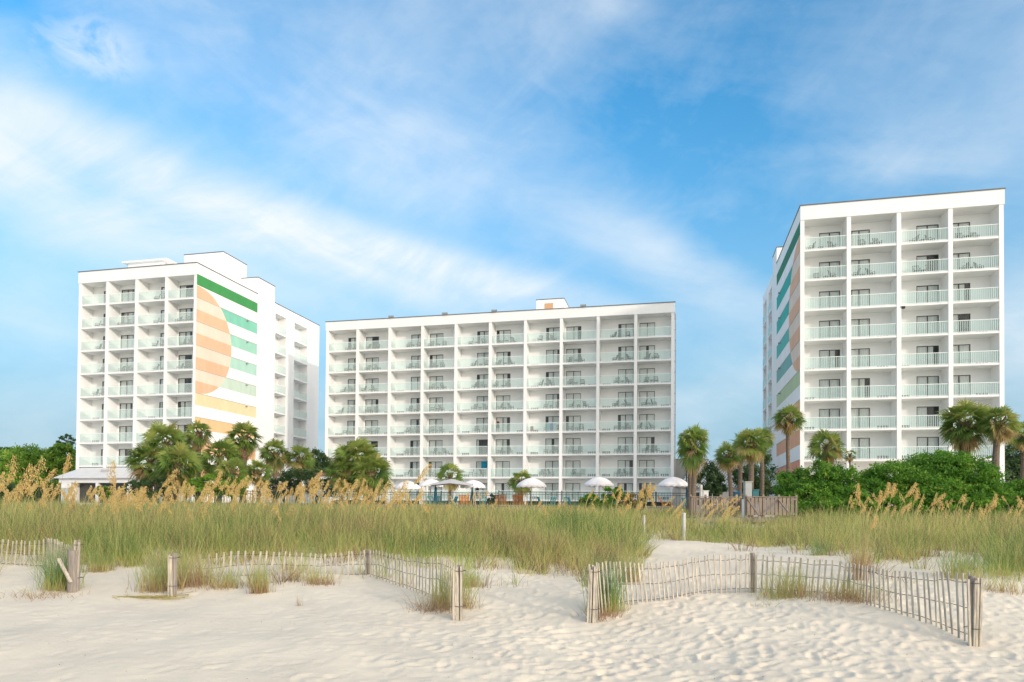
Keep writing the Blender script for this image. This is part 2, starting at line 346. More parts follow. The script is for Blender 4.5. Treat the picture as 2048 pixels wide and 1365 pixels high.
def make_terrain():
    rads = [0.0, 1.0, 2, 3, 4, 5]
    r = 5.6
    while r < 24: rads.append(r); r *= 1.0045
    while r < 60: rads.append(r); r *= 1.03
    while r < 9000: rads.append(r); r *= 1.35
    A = np.radians(np.concatenate([np.arange(-180, -44, 4), np.linspace(-42, 42, 760), np.arange(46, 180, 4)]))
    R = np.array(rads[1:]); RR, AA = np.meshgrid(R, A, indexing='ij')
    X = (RR * np.sin(AA)).ravel(); Y = (RR * np.cos(AA)).ravel(); Z = ground(X, Y)
    near = (RR.ravel() < 26) & (np.abs(AA.ravel()) < .75) & (RR.ravel() > 5)
    xn, yn = X[near], Y[near]
    und = grid_noise(xn, yn, .55, 3.1) * .05 + grid_noise(xn, yn, 1.7, 8.1) * .014
    # wind-softened footprints: elongated dimples with raised rims
    dz = np.zeros(len(xn)); rng = np.random.default_rng(5)
    cell = {}
    ix = np.floor(xn / .5).astype(int); iy = np.floor(yn / .5).astype(int)
    order = np.lexsort((iy, ix)); key = ix * 100000 + iy; ks = key[order]
    N = 5200
    for j in range(N):
        d = rng.uniform(7.2, 17) if j < 4300 else rng.uniform(15, 24)
        a = rng.uniform(-.72, .72); cx, cy = d * math.sin(a), d * math.cos(a)
        pxx = 1024 + F * cx / cy
        dens = .25 + .75 * min(1, max(0, (pxx - 500) / 500))
        if rng.random() > dens: continue
        ln, wd = rng.uniform(.09, .20), rng.uniform(.05, .10); an = rng.normal(.5, .6); ca, sa = math.cos(an), math.sin(an)
        dep = rng.uniform(.004, .015)
        i0, i1 = int(math.floor((cx - .5) / .5)), int(math.floor((cx + .5) / .5)); j0, j1 = int(math.floor((cy - .5) / .5)), int(math.floor((cy + .5) / .5))
        idx = []
        for q in range(i0, i1 + 1):
            lo = np.searchsorted(ks, q * 100000 + j0); hi = np.searchsorted(ks, q * 100000 + j1, side='right'); idx.append(order[lo:hi])
        idx = np.concatenate(idx)
        if len(idx) == 0: continue
        ux = (xn[idx] - cx); uy = (yn[idx] - cy); a1 = (ux * ca + uy * sa) / ln; b1 = (-ux * sa + uy * ca) / wd
        q2 = a1 * a1 + b1 * b1
        dz[idx] += -dep * np.exp(-q2 ** 1.6 * .8) + dep * .55 * np.exp(-(np.sqrt(q2) - 1.45) ** 2 * 5)
    amp = np.clip((pxof(xn, yn) - 250) / 800, .55, 1.15)
    Z[near] += und + dz * amp + grid_noise(xn * .7 + yn * .3, yn * 1.6, 5.0, 2.2) * .006
    V = np.vstack([[0, 0, g1(0, 0)], np.stack([X, Y, Z], 1)])
    nr, na = RR.shape; i = np.arange(nr - 1)[:, None]; j = np.arange(na)[None, :]; j2 = (j + 1) % na
    Fq = np.stack([1 + i * na + j, 1 + i * na + j2, 1 + (i + 1) * na + j2, 1 + (i + 1) * na + j], 2).reshape(-1, 4)[:, ::-1]
    jj = np.arange(na); T = np.stack([np.zeros(na, int), 1 + (jj + 1) % na, 1 + jj], 1)
    m = bpy.data.materials.new('dune_sand'); m.use_nodes = True; t = m.node_tree; b = t.nodes['Principled BSDF']; n = NB(t)
    tcn = n.new('ShaderNodeTexCoord'); o = tcn.outputs['Object']
    c = n.mix(n.smooth(n.noise(o, .9, 5, .6), .35, .7), (.78, .695, .565), (.70, .625, .515))
    c = n.mix(n.m('MULTIPLY', n.smooth(n.noise(o, 130, 3, .7), .62, .78), .35), c, (.42, .36, .29))
    t.links.new(c, b.inputs['Base Color']); b.inputs['Roughness'].default_value = .95; b.inputs['Specular IOR Level'].default_value = .1
    bn = n.new('ShaderNodeBump'); bn.inputs['Strength'].default_value = .7; bn.inputs['Distance'].default_value = .016
    t.links.new(n.m('ADD', n.noise(o, 24, 5, .65), n.m('MULTIPLY', n.noise(o, 160, 3, .7), .35)), bn.inputs['Height']); t.links.new(bn.outputs[0], b.inputs['Normal'])
    me = np_mesh('sand_ground', V, Fq, m, tri=T); me.polygons.foreach_set('use_smooth', [True] * len(me.polygons))
    tag(link('sand_ground', me), 'pale rippled beach sand with footprints rising to the grassy dune', 'sand', kind='structure')
make_terrain()

# ---------------------------------------------------------------- hotels
TH = 0.2289; h = 2.75; REC = 1.8; PW = .36
E_ = Vector((math.cos(TH), -math.sin(TH), 0)); N_ = Vector((math.sin(TH), math.cos(TH), 0))
DW, DH = 1.82, 2.08
def door_meshes():
    """sliding balcony door, local origin at its lower left, facing -y; frame, pane, and curtain variants"""
    f = MB(); t = .05
    f.box(0, DW, -.02, .08, DH - t, DH); f.box(0, DW, -.02, .08, 0, .05); f.box(0, t, -.02, .08, .05, DH - t); f.box(DW - t, DW, -.02, .08, .05, DH - t)
    f.box(DW / 2 - .035, DW / 2 + .035, -.01, .07, .05, DH - t)
    p = MB(); p.box(t, DW / 2 - .045, .03, .04, .05, DH - t); p.box(DW / 2 + .045, DW - t, .03, .04, .05, DH - t)
    def curtain(spans):
        c = MB()
        for a, b in spans:
            n = max(2, int((b - a) / .07)); vs = []
            for i in range(n + 1):
                x = a + (b - a) * i / n; y = .09 + .03 * (i % 2); vs += [(x, y, .04), (x, y, DH)]
            c.add(vs, [(2 * i, 2 * i + 2, 2 * i + 3, 2 * i + 1) for i in range(n)])
        return c.mesh('curtain', CURT)
    W = DW
    return f.mesh('door_frame', FRAME), p.mesh('glass_pane', DOORGL), [curtain([(.02, W - .02)]), curtain([(.02, W - .42)]), curtain([(.35, W - .02)]),
            curtain([(.02, W * .5)]), curtain([(.02, W * .42), (W * .60, W - .02)]), curtain([(.02, .3), (W - .3, W - .02)])]
DFR, DPA, DCU = door_meshes()
def rail_meshes(L):
    m = MB(); n = int(L / .14)
    for i in range(n + 1):
        x = .02 + (L - .04) * i / n; m.box(x - .013, x + .013, -.010, .010, .06, 1.04)
    m.box(0, L, -.025, .025, 1.04, 1.09); m.box(0, L, -.02, .02, .04, .075)
    g = MB(); g.add([(.02, .05, .07), (L - .02, .05, .07), (L - .02, .05, 1.03), (.02, .05, 1.03)], [(0, 1, 2, 3)])
    return m.mesh('balcony_railing', RAIL), g.mesh('glass_panel', RAILGL)
def vent_mesh():
    m = MB(); m.use(WHITE).box(0, 1.07, -.03, .0, 0, .42)
    m.use(VENT)
    for i in range(4): m.box(.05 + i * .25, .05 + i * .25 + .20, -.036, -.030, .05, .37)
    return m.mesh('air_vent')
VM = vent_mesh()
def front(root, nb, bw, floors, z0, door_right, rng, fascia, top, base, skip=()):
    """loggia grid facing -y: partition fins, slabs, rear wall with openings. floors is the list of slab numbers"""
    Wd = nb * bw; zt = top - fascia
    wl = MB(); wl.use(WHITE)
    for i in range(nb + 1):
        x = i * bw; a, b = (0, PW) if i == 0 else ((Wd - PW, Wd) if i == nb else (x - PW / 2, x + PW / 2))
        wl.box(a, b, 0, REC, base, zt)
    for k in floors:
        z = z0 + k * h
        for i in range(nb):
            a = (PW if i == 0 else i * bw + PW / 2); b = (Wd - PW if i == nb - 1 else (i + 1) * bw - PW / 2)
            wl.box(a - .002, b + .002, .03, REC, z - .17, z)
            dr = door_right(i)
            dx = (b - DW - .18) if dr else a + .18
            zc = (z + h - .17) if k < floors[-1] else zt
            wl.box(a, dx, REC, REC + .16, z, zc); wl.box(dx + DW, b, REC, REC + .16, z, zc); wl.box(dx, dx + DW, REC, REC + .16, z + DH, zc)
            rd = MB()
            d = link('balcony_door', DFR, root, (dx, REC + .02, z)); link('glass_pane', DPA, d)
            cv = rng.choices(range(6), root_w[root.name])[0]
            link('curtain', DCU[cv], d)
            vx = (a + .16) if dr else b - 1.07 - .16
            link('air_vent', VM, root, (vx, REC, z + .05))
            yield k, i, a, b, z, dx, dr
        # the dark rooms behind
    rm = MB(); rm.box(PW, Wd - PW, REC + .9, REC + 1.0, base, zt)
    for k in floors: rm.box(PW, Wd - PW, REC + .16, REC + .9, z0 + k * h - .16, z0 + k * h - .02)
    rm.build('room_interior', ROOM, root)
    wl.build('loggia_frame', None, root)
root_w = {}
def hotel(name, loc, label, weights):
    r = empty(name, loc, -TH, label, 'hotel'); root_w[r.name] = weights; return r
def body(root, x0, x1, y0, y1, z0, zt, cope=True, name='tower_wall'):
    m = MB(); m.box(x0, x1, y0, y1, z0, zt); m.build(name, WHITE, root)
    if cope:
        c = MB(); c.box(x0 - .05, x1 + .05, y0 - .05, y1 + .05, zt, zt + .09); c.build('roof_coping', COPE, root)
ORD = ['', 'first', 'second', 'third', 'fourth', 'fifth', 'sixth', 'seventh', 'eighth', 'ninth', 'tenth']
def chair_mesh():
    m = MB(); r = .022
    for x in (-.25, .25):
        m.bar((x, -.26, 0), (x, -.24, .62), r); m.bar((x, .26, 0), (x, .20, .45), r); m.bar((x, .20, .45), (x, .36, 1.0), r); m.bar((x, -.25, .62), (x, .26, .64), r * 1.2)
    m.box(-.25, .25, -.25, .21, .40, .44)
    for i in range(6): m.bar((-.23 + .092 * i, .20, .46), (-.23 + .092 * i, .355, .98), .022)
    m.bar((-.27, .36, 1.0), (.27, .36, 1.0), .03)
    return m.mesh('balcony_chair', CHAIR)
def table_mesh():
    m = MB(); n = 14
    vs = [(.26 * math.cos(2 * PI * i / n), .26 * math.sin(2 * PI * i / n), z) for z in (.50, .53) for i in range(n)]
    m.add(vs, [tuple(range(n))[::-1], tuple(range(n, 2 * n))] + [(i, (i + 1) % n, n + (i + 1) % n, n + i) for i in range(n)])
    for a in (0, 1, 2, 3):
        t = a * PI / 2 + .7; m.bar((.2 * math.cos(t), .2 * math.sin(t), 0), (.14 * math.cos(t), .14 * math.sin(t), .5), .018)
    return m.mesh('balcony_table', CHAIR)
CHM, TBM = chair_mesh(), table_mesh()
def furnish(root, hotel_txt, row_txt, i, nb, xa, z, rng):
    """two chairs and a table, top-level things standing on the balcony"""
    sh_ = rng.choice((0, 0, 0, -.35, .3)); sc_ = rng.uniform(.75, 1.1)
    for nm, me, dx, dy, rz, txt in (('balcony_chair', CHM, -.78, .1, -.7, 'left chair'), ('balcony_table', TBM, 0, .15, 0, 'small table'), ('balcony_chair', CHM, .78, .1, .7, 'right chair')):
        q = root.location + E_ * (xa + sh_ + dx * sc_ + rng.uniform(-.14, .14)) + N_ * (1.0 + dy + rng.uniform(-.2, .2)) + Vector((0, 0, z))
        o = link(nm, me, None, q, -TH + rz + rng.uniform(-.7, .7) + (PI if 0 else 0))
        tag(o, 'dark %s, %s balcony row from top, %s bay from left, %s' % (txt, row_txt, ORD[i + 1], hotel_txt), 'table' if 'table' in nm else 'chair',
            ('dark tables on the hotel balconies' if 'table' in nm else 'dark chairs on the hotel balconies'))
R1 = random.Random(3)
# mural bands: colour by floor line
MUR_L = {7: lin((140, 214, 190)), 6: lin((170, 226, 205)), 5: lin((188, 230, 215)), 4: lin((212, 233, 218)), 3: lin((248, 231, 188)), 2: lin((250, 210, 160)), 1: lin((250, 196, 160)), 0: lin((248, 180, 150))}
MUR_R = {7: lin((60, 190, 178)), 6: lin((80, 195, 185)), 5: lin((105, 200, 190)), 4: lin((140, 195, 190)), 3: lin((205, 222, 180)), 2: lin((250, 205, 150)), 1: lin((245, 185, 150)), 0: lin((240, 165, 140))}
def mural(root, xs, side, dep, z0, cols, s0, R):
    """painted bands on the side wall: flat sheet 5 mm proud; every band is split where the painted sun's rim crosses it"""
    m = MB(); cache = {}
    def mm(c):
        c = tuple(v * .87 for v in c); k = tuple(round(v, 4) for v in c)
        if k not in cache: cache[k] = mat('mural_%d_%s' % (len(cache), 'r' if side < 0 else 'l'), c, .8, .10, .9, .25, 14, stretch=(1, 1, .4))
        return cache[k]
    zc = z0 + 5.25 * h; x = xs + side * .005
    def quad(a0, a1, b0, b1, za, zb, c, mb=m):
        if max(a1 - a0, b1 - b0) < 1e-4: return
        mb.use(mm(c)); p = [(x, a0, za), (x, a1, za), (x, b1, zb), (x, b0, zb)]
        mb.add(p, [(0, 1, 2, 3)] if side > 0 else [(3, 2, 1, 0)])
    green = lin((74, 160, 92)) if side > 0 else lin((60, 140, 110)); org = lin((250, 199, 164)); pch = lin((252, 229, 210))  # right mural's green is darkened to carry the shade on that wall
    quad(.02, dep, .02, dep, z0 + 7.52 * h, z0 + 7.98 * h, green)
    def rim(z):
        q = R * R - (z - zc) ** 2; return min(dep, s0 + math.sqrt(q)) if q > 0 else .02
    for hb in range(15):                                      # half-floor bands from z0+7.5h downwards
        zt = z0 + (7.5 - hb * .5) * h; k = math.ceil(7.5 - hb * .5 - 1e-6) if hb % 2 else None
        kf = 7.5 - hb * .5
        inside = org if hb % 2 == 0 else pch
        outside = cols[int(kf)] if abs(kf - round(kf)) < .01 else None
        S = 10
        for j in range(S):
            za, zb = zt - h * .5 * (j + 1) / S, zt - h * .5 * j / S
            ra, rb = max(.02, rim(za)), max(.02, rim(zb))
            if kf > 3.01: quad(.02, ra, .02, rb, za, zb, inside)
            else: ra = rb = .02
            if outside: quad(ra, dep, rb, dep, za, zb, outside)
    if True:                                                  # lowest salmon band
        quad(.02, dep, .02, dep, z0 - .5 * h, z0 - .002, cols[0])
    m.build('sun_mural', None, root)
    j = MB()                                                  # shallow joint at every floor line
    for k in range(0, 8):
        z = z0 + k * h
        if side > 0: j.box(xs + .002, xs + .03, .02, dep, z - .02, z + .03)
        else: j.box(xs - .03, xs - .002, .02, dep, z - .02, z + .03)
    j.build('floor_joint', mat('joint_grey', (.42, .42, .40), .8), root)
    for k in range(2, 8):
        l = MB(); z = z0 + k * h - .28; l.box(min(xs, xs + side * .25), max(xs, xs + side * .25), dep * .80, dep * .80 + .2, z, z + .14)
        l.build('wall_light', mat('lamp_grey', (.3, .32, .32), .5), root)
def side_loggias(root, xs, side, cols_, z0, zt, base, RW, RG, rng, floors):
    """recessed balcony stacks in the rear part of the side wall; cols_ = [(y0, y1)], wall spans given"""
    (ya, yb) = cols_['span']; st = cols_['stacks']; dpt = 1.25
    m = MB(); m.use(WHITE); segs = []; cur = ya
    for a, b in st: segs.append((cur, a)); cur = b
    segs.append((cur, yb)); xi = xs - side * dpt; lo, hi = min(xs, xi), max(xs, xi)
    for a, b in segs: m.box(lo, hi, a, b, base, zt)
    m.box(lo, hi, ya + .002, yb - .002, zt, cols_['top'])
    for a, b in st:
        for k in floors:
            z = z0 + k * h; e = xs + side * .12
            m.box(min(e, xi), max(e, xi), a - .0 + .003, b - .003, z - .16, z)
    m.build('side_wall', None, root)
    for a, b in st:
        L = b - a - .04
        rm, gm = rail_meshes(L)
        for k in floors:
            z = z0 + k * h
            r = link('balcony_railing', rm, root, (xs + side * .06, a + .02, z), PI / 2); link('glass_panel', gm, r)
            d = link('balcony_door', DFR, root, (xi + side * .03, (a + .12) if side > 0 else (a + .12 + DW), z), PI / 2 if side > 0 else -PI / 2)
            link('glass_pane', DPA, d); link('curtain', DCU[rng.choice((0, 3, 4))], d)
# ---- left hotel
LP = Vector((-36.3177, 80.1413, 0)); LW, Lz, Ltop = 16.2, 4.632, 4.632 + 23.171
hl = hotel('hotel_tower', LP - E_ * LW, 'left white hotel with a striped sun mural on its side wall', [3, 5, 2, 7, 1, 2])
bw = LW / 4; rmL, rgL = rail_meshes(bw - PW - .02)
CHL = {(7, 2), (6, 0), (6, 1), (6, 2), (6, 3), (5, 0), (5, 2), (5, 3), (4, 0), (4, 1), (4, 2), (4, 3), (3, 0)}
for k, i, a, b, z, dx, dr in front(hl, 4, bw, list(range(0, 8)), Lz, lambda i: i % 2 == 0, R1, 1.35, Ltop, 0.2):
    r = link('balcony_railing', rmL, hl, (i * bw + PW / 2 + .01 if i else PW + .01, .08, z)); link('glass_panel', rgL, r)
    if (k, i) in CHL: furnish(hl, 'left hotel', ORD[8 - k], i, 4, (a + b) / 2 + (.45 if dr else -.35), z, R1)
# body behind the loggias, shaft and rear wing
body(hl, 0, LW, REC + 1.0, 16.0, .2, Ltop - .1, False)
m = MB(); m.box(LW - .3, LW, REC, REC + 1.0, .2, Ltop - 1.35); m.box(0, .3, REC, REC + 1.0, .2, Ltop - 1.35); m.build('end_wall', WHITE, hl)
m = MB(); m.box(-.06, LW + .0, -.06, REC + 1.0, Ltop - 1.35, Ltop); m.box(LW - .25, LW, REC + 1.0, 12.03, Ltop - .1, Ltop); m.build('roof_parapet', WHITE, hl)
m = MB(); m.box(-.12, LW + .06, -.12, .1, Ltop, Ltop + .09); m.box(LW - .1, LW + .06, .1, 12.03, Ltop, Ltop + .09); m.build('roof_coping', COPE, hl)
body(hl, LW - 5, LW + .01, 12.03, 16.0, .2, 30.0, name='lift_shaft')
body(hl, LW - 8.2, LW - 2.5, 8.2, 13.2, Ltop - .2, 32.2, name='roof_penthouse')
body(hl, 2.4, 7.4, 5, 8, Ltop - .05, Ltop + 2.6, False, name='roof_plant')
m = MB(); m.box(1.8, 8.3, 4.6, 8.4, Ltop + 2.6, Ltop + 2.78); m.build('roof_canopy', WHITE, hl)
body(hl, 0, LW - 1.25, 16.0, 28.4, .2, Ltop - .1, False, 'rear_wing')
m = MB(); m.box(LW - .1, LW + .06, 16.0, 28.45, Ltop, Ltop + .09); m.build('roof_coping', COPE, hl)
side_loggias(hl, LW, 1, {'span': (16.0, 28.4), 'stacks': [(16.25, 19.0), (21.2, 24.9)], 'top': Ltop}, Lz, Ltop - 1.35, .2, None, None, R1, range(0, 8))
mural(hl, LW, 1, 12.0, Lz, MUR_L, .4, 6.19)
# podium: low restaurant front with a sloping roof, white walls and dark windows
pod = MB(); pod.use(WHITE)
yA, yB = -3.2, 0.0; zr, ze = Lz - .25, Lz - 1.55
pod.box(.6, LW + .4, -2.9, -.02, ze - .6, ze); pod.box(.9, 2.2, -2.85, -.02, -.6, ze - .6); pod.box(LW - .3, LW + .6, -2.85, -.02, -.6, ze - .6)
for x in (5.6, 9.8, 12.9): pod.box(x, x + .3, -2.85, -2.5, -.6, ze - .6)
pod.box(1.6, LW - .3, -2.8, -2.6, -.6, -.1 + .3)
pod.box(.5, LW + .8, -3.3, -3.1, ze - .12, ze + .02)
pod.build('podium_wall', None, hl)
pr = MB(); pr.add([(.4, -3.4, ze), (LW + .9, -3.4, ze), (LW + .1, .0, zr), (0.9, .0, zr), (-.4, 3, ze), (.4, -3.4, ze - .1), (LW + .9, -3.4, ze - .1), (-.4, 3, ze - .1), (.2, 3, zr)],
       [(0, 1, 2, 3), (0, 3, 8, 4), (0, 5, 6, 1), (0, 4, 7, 5)]); pr.build('podium_roof', mat('metal_roof', (.72, .71, .71), .5, .08, 1), hl)
pw_ = MB(); pw_.box(1.6, LW - .3, -1.6, -1.5, -.6, ze - .6); pw_.build('podium_window', mat('dark_window', (.05, .055, .05), .15, spec=.6), hl)
for xd in (1.05, LW - 2.1):
    d = MB(); d.box(xd, xd + 1.0, -2.92, -2.86, -.4, 1.9); d.build('podium_door', mat('pale_blue_door', (.42, .55, .60), .5), hl)
for xv in (5.2, 9.9):
    d = MB(); d.box(xv, xv + 1.1, -1.75, -1.7, Lz - .95, Lz - .6); d.build('roof_vent', mat('vent_grey', (.45, .44, .44), .6), hl)
# ---- centre hotel
CW, Cz, Ctop = 44.4, 3.7715, 3.7715 + 20.326
CPt = Vector((18.7689, 81.5525, 0)); hc = hotel('hotel_block', CPt - E_ * CW, 'long low white hotel in the middle, ten bays of balconies behind the pool', [9, 3, 3, 1.5, 2, .5])
bw = CW / 10; rmC, rgC = rail_meshes(bw - PW - .02)
R2 = random.Random(5)
for k, i, a, b, z, dx, dr in front(hc, 10, bw, list(range(-1, 7)), Cz, lambda i: i % 2 == 0, R2, 1.15, Ctop, -.4):
    r = link('balcony_railing', rmC, hc, (i * bw + PW / 2 + .01 if i else PW + .01, .08, z)); link('glass_panel', rgC, r)
    if k >= 0 and not (k in (0, 2) and i == 5) and R2.random() < .93:
        furnish(hc, 'centre hotel', ORD[7 - k], i, 10, (a + b) / 2 + (.65 if dr else -.55), z, R2)
body(hc, 0, CW, REC + 1.0, 15.0, -.4, Ctop - .1, False)
m = MB(); m.box(-.06, CW + .06, -.06, REC + 1.0, Ctop - 1.15, Ctop); m.build('roof_parapet', WHITE, hc)
m = MB(); m.box(-.12, CW + .12, -.12, .1, Ctop, Ctop + .09); m.build('roof_coping', COPE, hc)
m = MB(); m.box(0, .3, REC, REC + 1.0, -.4, Ctop - 1.15); m.box(CW - .3, CW, REC, REC + 1.0, -.4, Ctop - 1.15); m.build('end_wall', WHITE, hc)
body(hc, 27.0, 30.6, 5.0, 9.0, Ctop - .1, Ctop + 2.75, name='stair_head')
d = MB(); d.box(28.1, 29.2, 4.93, 5.0, Ctop + 1.2, Ctop + 2.25); d.build('roof_window', mat('orange_louvre', (.62, .36, .2), .6), hc)
for xl in (8.8, 16.0, 22.4, 33.4):
    d = MB(); d.box(xl, xl + .7, -.35, -.1, Ctop + .12, Ctop + .3); d.bar((xl + .35, -.2, Ctop), (xl + .35, -.2, Ctop + .15), .05); d.build('roof_floodlight', mat('lamp_grey', (.3, .32, .32), .5), hc)
d = MB(); d.bar((CW + .12, .5, -.3), (CW + .12, .5, Ctop - 1.2), .06, n=8)
for q in range(18): d.box(CW, CW + .2, .42, .58, 1 + q * 1.25, 1.08 + q * 1.25)
d.build('drain_pipe', mat('pipe_grey', (.5, .5, .5), .5), hc)
# ---- right hotel
RW_, Rz, Rtop = 16.49, 4.617, 4.617 + 23.282
hr = hotel('hotel_tower', Vector((26.2693, 64.0947, 0)), 'right white hotel, nearest of the three, mural on its shaded left side', [9, 2, 2, .6, 1, 0])
bw = RW_ / 4; rmR, rgR = rail_meshes(bw - PW - .02); R3 = random.Random(9)
for k, i, a, b, z, dx, dr in front(hr, 4, bw, list(range(0, 8)), Rz, lambda i: i % 2 == 0, R3, 1.3, Rtop, -.5):
    r = link('balcony_railing', rmR, hr, (i * bw + PW / 2 + .01 if i else PW + .01, .08, z)); link('glass_panel', rgR, r)
    if k >= 6: furnish(hr, 'right hotel', ORD[8 - k], i, 4, (a + b) / 2 + (.2 if dr else -.3), z, R3)
body(hr, 0, RW_, REC + 1.0, 15.4, -.5, Rtop - .1, False)
m = MB(); m.box(0, .3, REC, REC + 1.0, -.5, Rtop - 1.3); m.box(RW_ - .3, RW_, REC, REC + 1.0, -.5, Rtop - 1.3); m.box(PW, RW_ - PW, REC, REC + .1, -.5, Rz - .17); m.build('end_wall', WHITE, hr)
m = MB(); m.box(.0, RW_ + .06, -.06, REC + 1.0, Rtop - 1.3, Rtop); m.box(0, .25, REC + 1.0, 15.4, Rtop - .1, Rtop); m.build('roof_parapet', WHITE, hr)
m = MB(); m.box(-.06, RW_ + .12, -.12, .1, Rtop, Rtop + .09); m.box(-.06, .1, .1, 15.4, Rtop, Rtop + .09); m.build('roof_coping', COPE, hr)
body(hr, -.01, 5, 15.4, 18.7, -.5, 29.7, name='lift_shaft')
body(hr, 1.25, RW_, 18.7, 28.4, -.5, Rtop - .1, False, 'rear_wing')
side_loggias(hr, 0, -1, {'span': (18.7, 28.4), 'stacks': [(19.6, 22.6), (24.6, 27.6)], 'top': Rtop}, Rz, Rtop - 1.3, -.5, None, None, R3, range(0, 8))
mural(hr, 0, -1, 15.4, Rz, MUR_R, .4, 6.19)
FL = mat('black_fitting', (.03, .03, .03), .5)
d = MB(); d.box(-.5, 0, 14.9, 15.3, 1.8, 2.6); d.build('wall_speaker', FL, hr)
d = MB(); d.box(-.6, 0, 18.9, 19.4, 1.8, 2.7); d.build('wall_speaker', FL, hr)
d = MB(); d.box(8.35, 8.75, .0, .3, 16.3 + Rz - .3 - 2.6, 16.3 + Rz - 2.6 - .12); d.build('wall_camera', FL, hr)

# ---- person on a centre-hotel balcony and towels
def person_mesh(name, root_pt, rz):
    """one skinned standing body, 1.7 m, hands on the railing"""
    J = {'pel': (0, 0, .95, .125), 'waist': (0, .0, 1.10, .115), 'chest': (0, 0, 1.30, .135), 'neck': (0, 0, 1.46, .05), 'head0': (0, -.01, 1.53, .075), 'head1': (0, -.015, 1.62, .092), 'top': (0, -.005, 1.69, .06),
         'shl': (-.18, 0, 1.40, .055), 'ell': (-.27, -.10, 1.15, .042), 'wrl': (-.20, -.33, 1.10, .028), 'hdl': (-.18, -.39, 1.09, .03),
         'shr': (.18, 0, 1.40, .055), 'elr': (.27, -.10, 1.15, .042), 'wrr': (.20, -.33, 1.10, .028), 'hdr': (.18, -.39, 1.09, .03),
         'hpl': (-.09, 0, .90, .09), 'knl': (-.10, -.02, .50, .06), 'anl': (-.10, .02, .09, .04), 'tol': (-.11, -.13, .03, .035),
         'hpr': (.09, 0, .90, .09), 'knr': (.10, -.02, .50, .06), 'anr': (.10, .02, .09, .04), 'tor': (.11, -.13, .03, .035)}
    Ed = ['pel waist', 'waist chest', 'chest neck', 'neck head0', 'head0 head1', 'head1 top', 'chest shl', 'shl ell', 'ell wrl', 'wrl hdl', 'chest shr', 'shr elr', 'elr wrr', 'wrr hdr',
          'pel hpl', 'hpl knl', 'knl anl', 'anl tol', 'pel hpr', 'hpr knr', 'knr anr', 'anr tor']
    for sd, w0 in (('l', -1), ('r', 1)):
        for q in range(5):
            bx = w0 * (.18 + (q - 2) * .018)
            l_ = (.055, .075, .082, .076, .06)[q]
            a, b = 'f%s%da' % (sd, q), 'f%s%db' % (sd, q)
            J[a] = (bx, -.40 - l_ * .5, 1.10, .009); J[b] = (bx * 1.01, -.40 - l_ * .7, 1.07 - .02, .008)
            Ed += ['hd%s %s' % (sd, a), '%s %s' % (a, b)]
    ks = list(J); me = bpy.data.meshes.new(name)
    me.from_pydata([J[k][:3] for k in ks], [tuple(ks.index(q) for q in e.split()) for e in Ed], [])
    o = bpy.data.objects.new(name, me); COL.objects.link(o)
    md = o.modifiers.new('skin', 'SKIN'); o.modifiers.new('sub', 'SUBSURF').levels = 1; o.modifiers['sub'].render_levels = 1
    for i, k in enumerate(ks): me.skin_vertices[0].data[i].radius = (J[k][3], J[k][3]); me.skin_vertices[0].data[i].use_root = (k == 'pel')
    me.materials.append(mat('skin', (.45, .27, .19), .6))
    o.location = root_pt; o.rotation_euler = (0, 0, rz); return o
pk = 2; pz = Cz + pk * h
pq = hc.location + E_ * (5 * 4.44 + .95) + N_ * .55 + Vector((0, 0, pz))
pe = person_mesh('person', pq, -TH); tag(pe, 'person in dark shorts and top standing at the railing, centre hotel', 'person')
tp = MB(); tp.tube([(0, 0, .93), (0, 0, 1.1), (0, 0, 1.3), (0, 0, 1.43)], [.15, .145, .17, .10], 12); tp.build('top', mat('dark_top', (.035, .04, .05), .9), pe)
sh = MB(); sh.tube([(-.09, -.01, .55), (-.09, 0, .95)], [.105, .12], 10); sh.tube([(.09, -.01, .55), (.09, 0, .95)], [.105, .12], 10); sh.build('shorts', mat('dark_shorts', (.03, .05, .06), .9), pe)
hb = MB(); hb.tube([(0, .03, 1.56), (0, .02, 1.66), (0, .01, 1.73)], [.085, .102, .05], 10); hb.build('hair', mat('fair_hair', (.55, .42, .28), .8), pe)
def towel(loc_s, loc_y, z, wdt, hgt, colr, label):
    m = MB(); n = 8; vs = []
    for i in range(n + 1):
        x = wdt * i / n; y = .02 * math.sin(i * 1.9)
        vs += [(x, y, 0), (x, y, -hgt + .03 * math.sin(i * 1.3)), (x, y + .012, -hgt + .03 * math.sin(i * 1.3)), (x, y + .012, 0)]
    fs = []
    for i in range(n):
        a = 4 * i; fs += [(a + 1, a + 5, a + 4, a), (a + 3, a + 7, a + 6, a + 2), (a, a + 4, a + 7, a + 3), (a + 2, a + 6, a + 5, a + 1)]
    m.add(vs, fs)
    o = m.build('towel', mat('towel_' + '_'.join(str(int(c * 99)) for c in colr), colr, .95, .2, 20)); o.location = hc.location + E_ * loc_s + N_ * loc_y + Vector((0, 0, z)); o.rotation_euler = (0, 0, -TH)
    tag(o, label, 'towel', 'towels hung on the balconies of the centre hotel')
towel(4 * 4.44 + 3.1, 1.2, Cz + 2.05, .75, .95, (.02, .28, .42), 'blue towel hanging in the fifth bay, lowest railed row above the pool')
for q, (cc, nm) in enumerate([((.02, .30, .36), 'teal'), ((.03, .10, .30), 'navy'), ((.25, .45, .45), 'pale green')]):
    towel(6 * 4.44 + 2.6 + q * .42, .55, Cz + 2 * h + 1.15, .38, 1.05, cc, '%s towel on the seventh bay railing, third balcony row above the pool' % nm)
towel(6 * 4.44 + .6, .55, Cz + 2 * h + .75, .4, .6, (.42, .16, .16), 'faded red towel at left of the seventh bay, third balcony row above pool')

